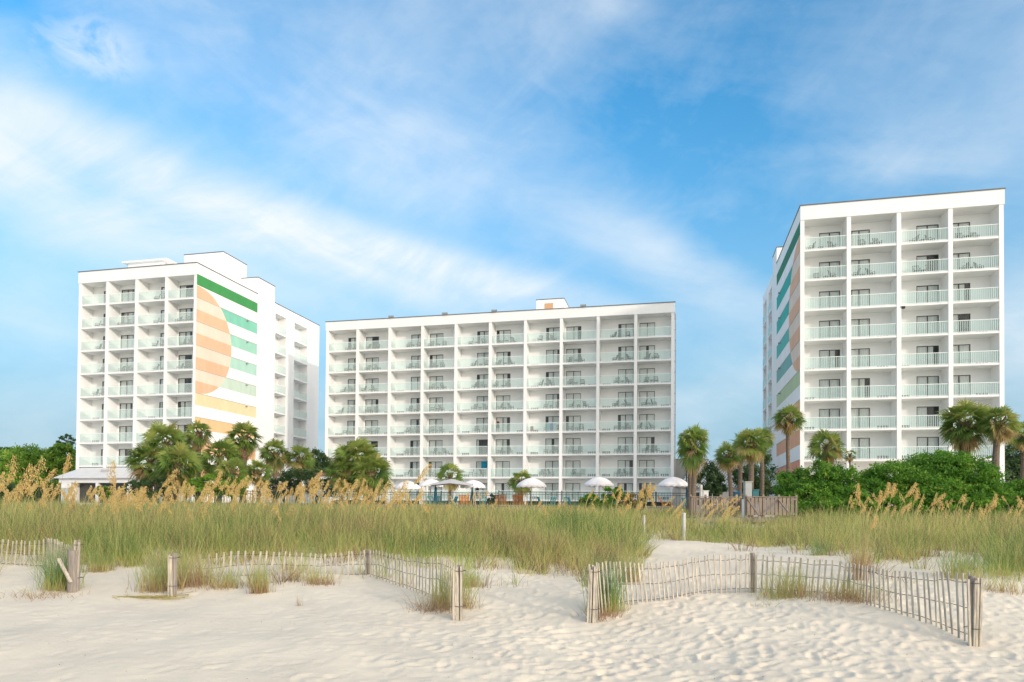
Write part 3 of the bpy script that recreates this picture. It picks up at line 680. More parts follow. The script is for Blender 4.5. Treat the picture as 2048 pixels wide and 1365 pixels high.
# ---------------------------------------------------------------- plants
def palm_crown(R, nleaf, rng, seg=20, up_bias=.15, drop=1.0, dead=.12):
    parts = []
    nd = int(nleaf * .16) if dead > 0 else 0
    for i in range(nleaf + nd):
        f = (i + .5) / nleaf; hang = i >= nleaf; el = rng.uniform(-1.45, -.85) if hang else math.asin(max(-1, min(1, 1 - f * (1.62 + .1 * drop)))) + rng.normal(0, .12)
        az = i * 2.39996 + rng.normal(0, .15)
        d = np.array([math.cos(el) * math.cos(az), math.cos(el) * math.sin(az), math.sin(el)])
        s = np.array([-math.sin(az), math.cos(az), 0.0]); nrm = np.cross(s, d); nrm *= 1 if nrm[2] > 0 else -1
        tw = rng.normal(0, .75); s, nrm = s * math.cos(tw) + nrm * math.sin(tw), nrm * math.cos(tw) - s * math.sin(tw)
        pl = R * rng.uniform(.38, .58); hub = d * pl + np.array([0, 0, -.06 * R * (1 - math.sin(el))]); L = R * rng.uniform(.50, .70)
        w0 = .022 * R
        old = hang or (el < -.25 and rng.random() < dead * 3)
        tone = rng.uniform(.9, 1) if old else np.clip(rng.normal(.45 + .22 * math.sin(el), .16), 0, .85)
        V = [-s * w0 * .6, s * w0 * .6, hub + s * w0 * .4, hub - s * w0 * .4]; Q = [[0, 1, 2, 3]]; T = [tone] * 4
        th = np.linspace(-1.55, 1.55, seg)
        for k in range(seg):
            t = th[k] + rng.normal(0, .04); ll = L * (1 - .22 * abs(t) / 1.55) * rng.uniform(.88, 1.08)
            a = d * math.cos(t) + s * math.sin(t)
            a = a + nrm * (-.18 + .22 * abs(t)) ; a /= np.linalg.norm(a)
            side = np.cross(a, nrm); side /= np.linalg.norm(side); w1 = .030 * R * (15 / seg) ** .5
            mid = hub + a * ll * .55; tip = hub + a * ll * .95 + np.array([0, 0, -ll * rng.uniform(.10, .34)]); 
            o = len(V); V += [hub, hub, mid + side * w1, mid - side * w1, tip + side * .002, tip - side * .002]
            V[o] = hub + side * w1 * .25; V[o + 1] = hub - side * w1 * .25
            Q += [[o, o + 1, o + 3, o + 2], [o + 2, o + 3, o + 5, o + 4]]
            tt = float(np.clip(tone + rng.normal(0, .06), 0, 1)); T += [tt] * 6
        parts.append((np.array(V), np.array(Q), np.array(T)))
    return merge(parts)
def palm(px, top, bottom, d, R, label, seed, lean=0.0, curve=0.0, tr=.16, boots=1.0, nleaf=42, name='palm_tree', group='palm trees around the hotels', base_z=None, zs=1.0):
    """crown centre at photo height `top`, trunk down to the ground"""
    rng = np.random.default_rng(seed); c = at(px, top, d); bz = (g1(c.x, c.y) if base_z is None else base_z)
    base = Vector((c.x - lean, d, bz - .05)); H = c.z - bz
    root = empty(name, base, 0, label, 'palm tree', group)
    n = 9; pts, rs = [], []
    for i in range(n):
        t = i / (n - 1); x = lean * t + curve * math.sin(t * PI); pts.append((x, .1 * curve * t, H * t)); rs.append(tr * (1.35 - .5 * t) if t < .15 else tr * (1.08 - .12 * t))
    tk = MB(); tk.tube(pts, rs, 10); tk.build('trunk', BARK, root)
    cx = Vector(pts[-1])
    if boots > 0:
        bm = MB(); bh = min(boots, H * .8); rr = random.Random(seed)
        nb = int(26 * boots) + 8
        for q in range(nb):
            t = q / nb; a = q * 2.4; z = -bh * t + .1; r0_ = tr * (.95); p0 = cx + Vector((math.cos(a) * r0_ * .7, math.sin(a) * r0_ * .7, z))
            l_ = tr * rr.uniform(1.2, 2.0) * (1.15 - .5 * t); p1 = p0 + Vector((math.cos(a) * l_, math.sin(a) * l_, l_ * 1.1)); bm.bar(p0, p1, .07 + .02 * R, .035, 4, .03)
        bm.tube([cx + Vector((0, 0, -bh)), cx + Vector((0, 0, -bh * .5)), cx + Vector((0, 0, .15))], [tr * 1.1, tr * 1.6, tr * 1.1], 9)
        bm.build('leaf_boots', BOOT, root)
    V, Q, T = palm_crown(R, nleaf, rng); V[:, 2] *= zs
    o = link('crown', np_mesh('crown', V, Q, PALM, T), root, cx + Vector((0, 0, .1)))
    return root
# right of centre
palm(1388, 893, 0, 46, 1.15, 'tall palm with twisted pale trunk just right of the centre hotel', 21, .1, .05, .17, .9, 56, zs=1.45)
palm(1376, 880, 0, 47.2, .8, 'thin dark palm close behind the twisted trunk palm', 22, -.05, .1, .13, .6, 26)
palm(1455, 912, 0, 50, 1.05, 'short dark palm in front of the lattice roof', 23, -.2, .12, .15, .5, 38)
palm(1484, 893, 0, 52, 1.2, 'dark palm behind, between the lattice roof and the right palm pair', 24, .1, -.1, .15, .4, 36)
palm(1503, 888, 0, 47, 1.25, 'palm with fanned leaf stubs beside the grey cabinet', 25, .1, .03, .18, 1.0, 46)
palm(1522, 880, 0, 49.5, 1.0, 'palm half hidden behind the one with fanned stubs', 26, .0, .1, .14, .5, 34)
palm(1577, 838, 0, 50, 1.25, 'slim palm with swollen neck in front of the shaded mural', 27, -.35, -.18, .14, 1.1, 40, zs=.85)
palm(1655, 893, 0, 52, 1.45, 'squat palm rising from the shrubs before the right hotel', 28, .1, .05, .17, .5, 40)
palm(1700, 911, 0, 53, .55, 'tiniest palm in front of the right hotel', 29, 0, 0, .06, .1, 16)
palm(1930, 848, 0, 47, 1.75, 'stout palm with shaggy trunk behind the big green shrub', 30, .15, .08, .24, 2.0, 54)
palm(1999, 846, 0, 45, 1.3, 'tall bending palm at the right corner of the right hotel', 31, -.35, -.45, .20, 1.1, 44)
palm(2048, 868, 0, 47, 1.1, 'palm cut by the right edge of the view', 32, .3, .1, .17, .6, 36)
# left group
palm(332, 888, 0, 58, 2.0, 'tallest crown of the dense palm clump before the left hotel', 41, .1, .1, .18, .6, 56, zs=1.0)
palm(300, 925, 0, 56, 1.9, 'low left crown of the dense palm clump before the left hotel', 42, -.1, 0, .18, .3, 54)
palm(355, 930, 0, 55, 1.95, 'low right crown of the dense palm clump before the left hotel', 43, .1, 0, .18, .3, 56)
palm(372, 888, 0, 62, 1.2, 'dark palm between the dense clump and the slim palm', 48, 0, 0, .14, .4, 34)
palm(397, 866, 0, 60, 1.3, 'slim tall palm at the corner of the striped mural', 44, 0, .05, .19, 1.6, 34)
palm(487, 876, 0, 60, 1.65, 'palm with shaggy thick trunk before the striped mural', 45, 0, .05, .26, 2.2, 44)
palm(438, 915, 0, 58, 1.8, 'broad green palm low between the two mural palms', 46, 0, .05, .18, .3, 50)
palm(466, 945, 0, 54, 1.4, 'low palm in front of the mural hidden by seed heads', 47, 0, .05, .18, .2, 40)
palm(550, 908, 0, 62, 1.45, 'palm with pale stubby trunk below the side balconies', 49, 0, .05, .2, 1.0, 46)
palm(600, 918, 0, 62, 1.5, 'palm with leaning pale trunk right of the stubby one', 50, .2, .05, .18, .8, 42)
palm(518, 945, 0, 57, 1.3, 'low dark palm under the stubby palm', 51, 0, 0, .16, .2, 36)
palm(715, 920, 0, 50, 1.85, 'upper crown of the round palm clump at the left end of centre hotel', 52, 0, 0, .18, .3, 60)
palm(742, 948, 0, 49, 1.7, 'right crown of the round palm clump by the centre hotel', 53, 0, 0, .18, .2, 48)
palm(684, 948, 0, 49.5, 1.3, 'left crown of the round palm clump by the centre hotel', 54, 0, 0, .18, .2, 40)
palm(900, 952, 0, 66, 1.5, 'small palm showing above the grey pool umbrella', 55, 0, 0, .14, .2, 26, base_z=0)
palm(1042, 965, 0, 64, 1.3, 'small drooping palm behind the pool umbrella, centre', 56, 0, 0, .22, .3, 30, base_z=0)

def shrub(name, blobs, leaf, n, size, label, cat, seed, m, group=None, trunk=None, low=-.6):
    """blobs = [(x,y,z,rx,ry,rz)] in world; leaves gather in clumps on the blob shells"""
    rng = np.random.default_rng(seed); parts = []; cs = np.array([b[:3] for b in blobs]).mean(0)
    base = Vector((float(cs[0]), float(cs[1]), g1(cs[0], cs[1]) if abs(cs[1]) < 90 else low))
    root = empty(name, base, 0, label, cat, group)
    vol = np.array([(b[3] * b[5] + b[4] * b[5] + b[3] * b[4]) for b in blobs]); vol /= vol.sum()
    for b, fr in zip(blobs, vol):
        k = int(n * fr); nc = max(14, int(k / 55))
        dd = rng.normal(size=(nc, 3)); dd /= np.linalg.norm(dd, axis=1)[:, None]
        rr = rng.uniform(.72, 1.06, nc)[:, None]; cc = dd * rr
        idx = rng.integers(0, nc, k); P = cc[idx] + rng.normal(size=(k, 3)) * .105
        ct = rng.normal(.5, .16, nc)[idx] + rng.normal(0, .10, k)
        W3 = P * np.array(b[3:6]) + np.array(b[:3]); ok = W3[:, 2] > base.z - .1; W3 = W3[ok]; ct = ct[ok]
        parts.append(leafcloud(W3 - np.array(base), size, np.clip(ct, 0, 1), rng))
    V, Q, T = merge(parts); link('foliage', np_mesh('foliage', V, Q, m, T), root)
    tk = MB(); rr = random.Random(seed)
    for b in blobs:
        p = Vector(b[:3]) - base; q = Vector((p.x * .5, p.y * .5, -.1))
        tk.tube([q, (q + p) * .5 + Vector((rr.uniform(-.2, .2), 0, 0)), p + Vector((0, 0, b[5] * .3))], [trunk or .10, (trunk or .1) * .8, .04], 7)
        for _ in range(5):
            e = p + Vector((rr.uniform(-1, 1) * b[3], rr.uniform(-1, 1) * b[4], rr.uniform(-.2, .8) * b[5])) * .75; tk.bar(p + Vector((0, 0, -b[5] * .3)), e, (trunk or .1) * .4, None, 5, .015)
    tk.build('branches', TRUNK, root); return root
def pb(px, py, d, rx, ry, rz):
    p = at(px, py, d); return (p.x, p.y, p.z, rx, ry, rz)
shrub('shrub', [pb(1870, 945, 44, 2.0, 1.8, 1.15), pb(1790, 955, 43.5, 1.9, 1.7, 1.0), pb(1930, 950, 43.5, 1.7, 1.7, 1.15), pb(1950, 985, 43, 1.4, 1.6, 1.1), pb(1740, 985, 43, 1.4, 1.5, .9), pb(1850, 985, 42.5, 2.6, 1.5, 1.1), pb(1895, 925, 44.5, 1.3, 1.4, .75), pb(1770, 1012, 41.5, 1.8, 1.1, .8), pb(1870, 1012, 41.5, 2.0, 1.1, .8), pb(1950, 1012, 41.5, 1.6, 1.1, .8)],
      0, 72000, .085, 'largest rounded glossy green shrub in front of the right hotel', 'shrub', 61, BUSH, 'shrubs in front of the right hotel')
shrub('shrub', [pb(1590, 972, 43, 1.15, 1.2, .95), pb(1640, 960, 42.5, .95, 1.1, 1.05), pb(1620, 995, 42, 1.7, 1.2, .9), pb(1680, 965, 42.8, 1.1, 1.1, 1.0), pb(1690, 1000, 42, 1.3, 1.2, .8), pb(1650, 1018, 40.8, 1.9, .9, .6), pb(1720, 1018, 40.8, 1.3, .9, .6)],
      0, 40000, .08, 'lumpy green shrub behind the wooden deck railing', 'shrub', 62, BUSH, 'shrubs in front of the right hotel')
shrub('shrub', [pb(2020, 992, 43.5, 1.2, 1.2, .75), pb(2065, 985, 43, 1.4, 1.2, .85), pb(2030, 1010, 42, 2.4, 1.0, .7)], 0, 14000, .08, 'low shrub at the foot of the bending palm, right edge', 'shrub', 63, BUSH, 'shrubs in front of the right hotel')
shrub('shrub', [pb(1178, 1003, 46, .62, .6, .45), pb(1225, 990, 46.5, .68, .6, .50), pb(1205, 1010, 46, .8, .6, .4)], 0, 8000, .07, 'small green shrub in front of the pool fence', 'shrub', 64, BUSH)
shrub('shrub', [pb(1262, 1002, 45, .55, .5, .42), pb(1290, 998, 45, .42, .5, .52), pb(1248, 1018, 45, .6, .5, .3)], 0, 5500, .07, 'straw-yellow withered shrub beside the small green one', 'shrub', 65, DRYL)
shrub('tree', [pb(1420, 955, 58, 1.0, 1.0, 1.1), pb(1428, 975, 58, .9, .9, .8)], 0, 5000, .10, 'small dark tree before the lattice roof', 'tree', 66, DARKL)
shrub('tree', [pb(1492, 955, 60, 1.1, 1.0, 1.3), pb(1520, 945, 61, 1.2, 1, 1.6), pb(1510, 975, 60, 1.4, 1, 1.2)], 0, 9000, .10, 'dark tree behind the palms left of the right hotel', 'tree', 67, DARKL)
for i, (bl, lb) in enumerate([
        ([pb(20, 930, 120, 5.0, 4, 2.3), pb(-40, 930, 120, 5, 4, 2.6), pb(10, 965, 118, 5.0, 3.5, 2.8)], 'bright green tree at the left edge of the view'),
        ([pb(58, 918, 112, 3.2, 3, 2.3), pb(78, 930, 112, 2.5, 3, 2.2), pb(45, 935, 112, 3.2, 3, 2.2), pb(62, 968, 111, 3.6, 3, 2.6)], 'round green tree, second from the left edge'),
        ([pb(122, 915, 100, 1.6, 2, 1.9), pb(112, 932, 100, 1.9, 2, 1.8), pb(130, 935, 100, 1.5, 2, 1.5), pb(112, 968, 99, 2.2, 2, 2.4)], 'green tree touching the left hotel corner')]):
    shrub('tree', bl, 0, 14000, .20, lb, 'tree', 70 + i, TREEL, 'trees beyond the left hotel', .25)
shrub('shrub', [pb(x_, 992, 90, 3.0, 2, 1.4) for x_ in (-30, 10, 50, 90, 125)], 0, 14000, .15, 'dark low hedge left of the left hotel, behind the seed heads', 'hedge', 82, DARKL)
shrub('pine_tree', [pb(132, 880, 150, 1.6, 1.5, 1.1), pb(143, 895, 150, 1.3, 1.5, 1.3), pb(122, 893, 150, .9, 1, .6)], 0, 2200, .2, 'dark thin pine rising behind the green tree, left', 'tree', 75, DARKL, None, .25)
shrub('tree', [pb(3, 905, 170, 4, 3, 1.4), pb(35, 908, 170, 3, 3, 1.2)], 0, 3500, .25, 'dark distant treetop at far left', 'tree', 76, DARKL, None, .25)
shrub('tree', [pb(632, 925, 88, 1.3, 1.5, 1.5), pb(648, 935, 88, 1.3, 1.5, 1.5), pb(620, 940, 86, 1.5, 1.5, 1.2)], 0, 7000, .14, 'dark green tree in the gap between left and centre hotels', 'tree', 77, DARKL)
shrub('tree', [pb(2030, 925, 78, 2.2, 2, 1.9), pb(2060, 915, 78, 2.5, 2, 2.4), pb(2025, 955, 77, 2.4, 2, 1.8), pb(2075, 950, 77, 3, 2, 2.0)], 0, 14000, .15, 'dark tree beyond the right corner of the right hotel', 'tree', 78, DARKL)
shrub('shrub', [pb(595, 965, 56, 1.6, 1.2, 1.0), pb(650, 975, 56, 1.4, 1.2, .7), pb(560, 975, 56, 1.2, 1.2, .8)], 0, 9000, .09, 'dark hedge-like shrub behind the seed heads, between the hotels', 'shrub', 79, DARKL)
shrub('shrub', [pb(430, 968, 54, 1.3, 1, .9), pb(395, 978, 54, 1.0, 1, .7), pb(470, 975, 53.5, 1.0, 1, .7)], 0, 9000, .08, 'rounded olive shrub under the two mural palms', 'shrub', 83, TREEL)
shrub('shrub', [pb(275, 978, 54, .9, .9, .7), pb(310, 975, 54, 1.2, 1, .8)], 0, 6000, .08, 'olive shrub at the foot of the dense palm clump', 'shrub', 84, DARKL)
shrub('shrub', [pb(208, 985, 66, .7, .6, .6)], 0, 1800, .09, 'small lime green shrub under the left hotel roof', 'shrub', 80, TREEL)
shrub('shrub', [pb(982, 1000, 55.5, .35, .35, .45)], 0, 1500, .06, 'small dark bush beside the orange chairs', 'shrub', 81, DARKL)

# ---------------------------------------------------------------- the pool terrace
def local_slab(name, x0, x1, y0, y1, z0, z1, m, label, cat=None, kind='structure'):
    b = MB(); b.box(x0, x1, y0, y1, z0, z1); return tag(b.build(name, m), label, cat or name.replace('_', ' '), kind=kind)
local_slab('pool_deck', -70, 16, 54.2, 140, -.9, -.12, mat('deck_concrete', (.55, .50, .46), .9, .1, .6), 'pale pool deck in front of the hotels')
pwall = MB(); pwall.box(-27, 12.5, 54.0, 54.15, -.9, .22); tag(pwall.build('terrace_wall', mat('pink_stucco', (.56, .44, .39), .9, .35, 14, col2=(.40, .33, .30))), 'low pinkish wall along the pool terrace, behind the iron fence', 'wall')
def iron_fence(x0, x1, y, z0, hgt, label, m, sp=.115, postsp=2.4, nm='pool_fence'):
    root = empty(nm, (x0, y, z0), 0, label, 'fence'); L = x1 - x0
    b = MB(); n = int(L / sp)
    for i in range(n): x = i * sp; b.box(x - .013, x + .013, -.009, .009, .06, hgt - .03)
    b.build('pickets', m, root)
    b = MB(); b.box(0, L, -.02, .02, hgt - .05, hgt); b.box(0, L, -.02, .02, .06, .10); b.box(0, L, -.018, .018, hgt - .22, hgt - .19); b.build('rails', m, root)
    k = 0; x = 0
    while x <= L: 
        b = MB(); b.box(-.035, .035, -.035, .035, 0, hgt + .05); b.box(-.045, .045, -.045, .045, hgt + .05, hgt + .08)
        b.build('post', m, root, (x, 0, 0)); x += postsp
iron_fence(-27, -1.0, 53.7, -.1, 1.25, 'black iron pool fence, long left run behind the grass', IRON)
iron_fence(-1.0, 14.2, 53.7, 0, 1.25, 'dark iron pool fence, right run below the umbrellas', IRON)
def umbrella(px, top, d, R, label, m=UMB, seed=0, flat=1.0):
    p = at(px, top, d); z0 = -.12; Hh = p.z - z0; root = empty('pool_umbrella', (p.x, d, z0), 0, label, 'umbrella', 'white umbrellas around the pool')
    c = MB(); n = 32; rings = [(0, 0), (.25, -.045), (.5, -.13), (.75, -.27), (.93, -.42), (1.0, -.50)]; vs = [(0, 0, Hh)]
    for q, dz in rings[1:]:
        for i in range(n):
            a = 2 * PI * i / n; sc = 1 - .035 * (1 - abs(math.cos(4 * a))) * q; vs.append((R * q * sc * math.cos(a), R * q * sc * math.sin(a), Hh + dz * R * flat * 1.05))
    fs = [(0, 1 + i, 1 + (i + 1) % n) for i in range(n)]
    for r in range(len(rings) - 2):
        o = 1 + r * n; fs += [(o + i, o + n + i, o + n + (i + 1) % n, o + (i + 1) % n) for i in range(n)]
    c.add(vs, fs); c.build('canopy', m, root)
    v = MB(); o = 1 + 4 * n; top_ = vs[o:o + n]; vs2 = []
    for i, q in enumerate(top_): vs2 += [q, (q[0] * 1.005, q[1] * 1.005, q[2] - (.17 if i % 2 else .10))]
    v.add(vs2, [(2 * i, 2 * i + 1, 2 * ((i + 1) % n) + 1, 2 * ((i + 1) % n)) for i in range(n)]); v.build('valance', m, root)
    b = MB(); b.bar((0, 0, 0), (0, 0, Hh + .1), .03, n=8); b.build('pole', mat('pole_pale', (.6, .58, .55), .5), root)
    b = MB(); b.bar((0, 0, 0), (0, 0, .12), .28, n=12, w1b=.22); b.build('base', mat('lamp_grey', (.3, .32, .32), .5), root)
    b = MB()
    for i in range(8):
        a = PI / 4 * i; b.bar((0, 0, Hh - .15), (R * .92 * math.cos(a), R * .92 * math.sin(a), Hh - .47 * R * flat), .012)
    b.build('ribs', mat('pole_pale', (.6, .58, .55), .5), root)
umbrella(815, 962, 59, 1.15, 'leftmost white pool umbrella behind golden seed heads')
umbrella(862, 958, 60, 1.05, 'white umbrella touching the grey shade on its left side')
umbrella(946, 960, 58.5, 1.05, 'white umbrella just right of the grey shade')
umbrella(1063, 956, 57.5, 1.22, 'white umbrella alone in front of a small drooping palm')
umbrella(1198, 954, 57.5, 1.22, 'white umbrella behind the small green shrub')
umbrella(1347, 954, 57, 1.25, 'white umbrella at the right corner of the centre hotel')
def shade(px, py, d):
    p = at(px, py, d); root = empty('shade_canopy', (p.x, d, -.12), 0, 'peaked grey fabric shade between two white umbrellas', 'canopy'); H = p.z + .12
    c = MB(); R = 1.9; e = H - .62
    c.add([(0, 0, H), (-R, -R * .7, e), (R, -R * .7, e), (R, R * .7, e), (-R, R * .7, e), (0, -R * .62, e + .22), (R * .85, 0, e + .22), (-R * .85, 0, e + .22), (0, R * .62, e + .22)],
          [(0, 1, 5), (0, 5, 2), (0, 2, 6), (0, 6, 3), (0, 3, 8), (0, 8, 4), (0, 4, 7), (0, 7, 1)]); c.build('canopy', GREYC, root)
    for x in (-R, R):
        for y in (-R * .7, R * .7): b = MB(); b.bar((x, y, 0), (x, y, e), .04, n=6); b.build('post', mat('pole_pale', (.6, .58, .55), .5), root)
shade(903, 958, 57.5)
def lounge_chair(px, d, rz, label):
    """reclined wooden slat chair"""
    p = at(px, 1005, d); root = empty('slat_chair', (p.x, d, -.1), rz, label, 'chair', 'orange chairs by the pool fence')
    b = MB()
    for i in range(7): x = -.36 + i * .12; b.add([(x - .05, .2, .35), (x + .05, .2, .35), (x + .05, .62, 1.12), (x - .05, .62, 1.12), (x - .05, .23, .34), (x + .05, .23, .34), (x + .05, .65, 1.11), (x - .05, .65, 1.11)],
                                                     [(0, 1, 2, 3), (7, 6, 5, 4), (0, 4, 5, 1), (1, 5, 6, 2), (2, 6, 7, 3), (3, 7, 4, 0)])
    b.build('backrest', ORANGE, root)
    b = MB()
    for i in range(5): y = -.4 + i * .13; b.box(-.4, .4, y, y + .11, .36 - i * .01, .39 - i * .01)
    b.build('seat', ORANGE, root)
    for x in (-.44, .40):
        b = MB(); b.box(x, x + .05, -.42, -.34, 0, .58); b.build('leg', ORANGE, root); b = MB(); b.box(x, x + .05, .2, .28, 0, .58); b.build('leg', ORANGE, root)
        b = MB(); b.box(x - .03, x + .09, -.48, .36, .58, .61); b.build('armrest', ORANGE, root)
for px, d, rz, lb in [(930, 55.2, .2, 'orange slat chair under the white umbrella right of the grey shade'), (1003, 55.0, 3.0, 'orange slat chair right of the small dark bush'),
                      (1040, 55.0, 2.8, 'orange slat chair below the umbrella with the drooping palm'), (1333, 54.8, 1.2, 'orange slat chair behind the fence, below the rightmost umbrella')]:
    lounge_chair(px, d, rz, lb)
# blue closed umbrellas
for px, d, lb in [(871, 58, 'closed blue umbrella left of the grey shade'), (945, 57.5, 'closed blue umbrella under the white one right of grey shade'), (1377, 50, 'closed dark blue umbrella by the twisted trunk palm')]:
    p = at(px, 980, d); rt_ = empty('closed_umbrella', (p.x, d, -.12), 0, lb, 'umbrella', 'closed blue umbrellas'); b = MB(); b.tube([(0, 0, .55), (0, 0, .8), (0, 0, 1.5), (0, 0, 2.05)], [.17, .18, .10, .02], 8); b.build('canopy', mat('blue_cloth', (.03, .16, .24), .8), rt_)
    b = MB(); b.bar((0, 0, 0), (0, 0, 2.15), .025, n=6); b.build('pole', mat('pole_pale', (.6, .58, .55), .5), rt_)
CHT = CHM.copy(); CHT.materials.clear(); CHT.materials.append(mat('teal_sling', (.04, .30, .34), .7))
for i, (px, d) in enumerate([(862, 56), (884, 56.4), (905, 57), (965, 57.5), (1085, 57), (1102, 57.6), (1128, 57), (1146, 57.8), (1168, 57), (1228, 57.5), (1375, 55.5)]):
    p = at(px, 1000, d); o = link('pool_chair', CHT, None, (p.x, d, -.12), .5 + 1.9 * i)
    tag(o, 'teal pool chair on the deck behind the iron fence, %s from the left' % (ORD + ['eleventh'])[i + 1], 'chair', 'teal chairs on the pool deck')
# low link roof left of the centre hotel
lk = empty('covered_walkway', (at(625, 950, 70).x, 70, -.2), -TH, 'brown flat-roofed walkway between left and centre hotels', 'walkway')
b = MB(); b.box(-4.2, 2.4, -.6, 3, 3.15, 3.5); b.build('roof', mat('brown_roof', (.22, .14, .11), .8, .2, 4), lk)
b = MB(); b.box(-4.1, 2.3, -.5, 2.9, 2.9, 3.15); b.build('fascia', WHITE, lk)
for x in (-4, -1, 2): b = MB(); b.box(x, x + .2, -.4, -.2, 0, 2.9); b.build('post', WHITE, lk)
# lattice-roofed building and blank wall between centre and right hotels
lp = at(1440, 968, 74)
lb_ = empty('lattice_building', (lp.x, 74, -.3), -TH * .3, 'low building with white lattice roof screen, between centre and right hotels', 'building')
b = MB(); b.box(-4.0, 3.8, 0, 6, 0, 2.6); b.build('wall', mat('cream_wall', (.55, .53, .49), .8, .1, 1), lb_)
b = MB(); b.add([(-4.3, -.3, 2.6), (4.1, -.3, 2.6), (4.1, 2.6, 5.6), (-2.2, 2.6, 5.6), (-4.3, -.3, 2.5), (4.1, -.3, 2.5), (4.1, 2.6, 2.6), (-4.3, 2.6, 2.6)], [(0, 1, 2, 3), (4, 5, 1, 0), (1, 6, 2), (0, 3, 7), (7, 3, 2, 6)]); b.build('roof', mat('grey_roof', (.22, .23, .23), .8), lb_)
b = MB(); nx = 30; q = Vector((0, 2.9, 3.0)).normalized(); nn = Vector((0, -q.z, q.y)); Lr = math.hypot(2.9, 3.0)
for i in range(-16, 34):
    for s in (1, -1):
        x0 = -4.3 + i * .28; x1 = x0 + s * Lr * .62
        if s < 0: x0 += 2.6; x1 += 2.6
        a_ = max(0.0, 0.0); pts = []
        for t in (0, 1): pts.append((x0 + (x1 - x0) * t, t))
        lo_t, hi_t = 0.0, 1.0
        for _ in range(1):
            dxx = pts[1][0] - pts[0][0]
            def cl(tv): return x0 + dxx * tv
            ts = [0, 1]
            tA = [t for t in np.linspace(0, 1, 60) if (-4.3 + 2.1 * t) <= cl(t) <= 4.1]
            if len(tA) < 2: break
            lo_t, hi_t = min(tA), max(tA)
            A = Vector((cl(lo_t), -.3, 2.6)) + q * (Lr * lo_t) + nn * .06; B = Vector((cl(hi_t), -.3, 2.6)) + q * (Lr * hi_t) + nn * (.06 if s > 0 else .075)
            b.bar(A, B, .038)
b.build('lattice_screen', mat('lattice_white', (.72, .72, .70), .7), lb_)
for i, x in enumerate((-2.6, -1.3, .9, 2.3)):
    b = MB(); b.box(x, x + 1.0, -.04, .02, .7, 2.1); w_o = b.build('window', mat('dark_window', (.05, .055, .05), .15, spec=.6), lb_)
    b = MB(); b.box(x - .06, x, -.06, .0, .64, 2.16); b.box(x + 1.0, x + 1.06, -.06, 0, .64, 2.16); b.box(x, x + 1, -.06, 0, 2.1, 2.16); b.box(x, x + 1, -.06, 0, .64, .7); b.box(x + .47, x + .53, -.055, -.042, .7, 2.1); b.build('frame', WHITE, w_o)
p = at(1365, 920, 86); b = MB(); b.box(p.x - 3, p.x + 3.2, 86, 92, -.3, p.z); b.box(p.x - 3.05, p.x + 3.25, 85.95, 92.05, p.z, p.z + .12); tag(b.build('low_building', mat('beige_wall', (.42, .42, .39), .85, .08, 1)), 'plain grey-beige low building behind the rightmost pool umbrella', 'building')
p = at(1373, 930, 60); lpst = empty('lamp_post', (p.x, 60, -.2), 0, 'thin dark lamp post beside the twisted trunk palm', 'lamp post'); b = MB(); b.bar((0, 0, 0), (0, 0, p.z - .25), .045, n=8); b.build('pole', IRON, lpst)
b = MB(); b.bar((0, 0, p.z - .25), (0, 0, p.z + .05), .07, None, 8, .13); b.bar((0, 0, p.z + .05), (0, 0, p.z + .25), .14, None, 8, .02); b.build('lantern', IRON, lpst)
def obox(name, px0, px1, py0, py1, d, dep, m, label, cat, group=None):
    a = at(px0, py1, d); c = at(px1, py0, d); b = MB(); b.box(a.x, c.x, d, d + dep, a.z, c.z); e = .04
    b.box(a.x - e, c.x + e, d - e, d + dep + e, c.z, c.z + .05); return tag(b.build(name, m), label, cat, group)
CAB = mat('cabinet_grey', (.42, .44, .43), .5, .1, 3)
obox('utility_cabinet', 1491, 1504, 965, 1000, 41, .4, CAB, 'tall grey utility cabinet in front of the palm with fanned stubs', 'cabinet')
obox('white_box', 1407, 1417, 983, 1000, 44, .3, mat('box_white', (.7, .7, .68), .6), 'small white box beside the white pillar', 'box')
obox('trash_bin', 1470, 1480, 985, 1000, 43, .35, mat('blue_plastic', (.02, .12, .22), .5), 'blue bin behind the wooden deck gate', 'bin')
obox('scooter_cover', 1506, 1518, 981, 995, 42, .4, mat('teal_plastic', (.03, .15, .17), .5), 'dark teal covered object right of the grey cabinet', 'covered object')
def round_post(px, py0, py1, d, r, m, label, group=None, nm='post', cap=True):
    a = at(px, py0, d); zb = min(at(px, py1, d).z, g1(a.x, d)) - .1
    b = MB(); b.tube([(a.x, d, zb), (a.x, d, a.z - .02), (a.x, d, a.z)], [r, r, r * .8], 12); return tag(b.build(nm, m), label, 'post', group)
WP = mat('post_white', (.62, .60, .56), .7, .25, 6)
round_post(1402, 970, 1035, 39, .085, WP, 'tall white round post behind the deck railing')
round_post(1368, 1026, 1078, 25.5, .065, WP, 'white stub post standing in the grass left of the deck', 'white posts in the dune grass')
round_post(1288, 1031, 1072, 27, .05, WP, 'short greyish post sunk in the grass, leftmost in the field', 'white posts in the dune grass')
round_post(1488, 999, 1032, 36.5, .12, mat('shower_white', (.66, .68, .68), .5), 'thick white bollard between the two deck railings')
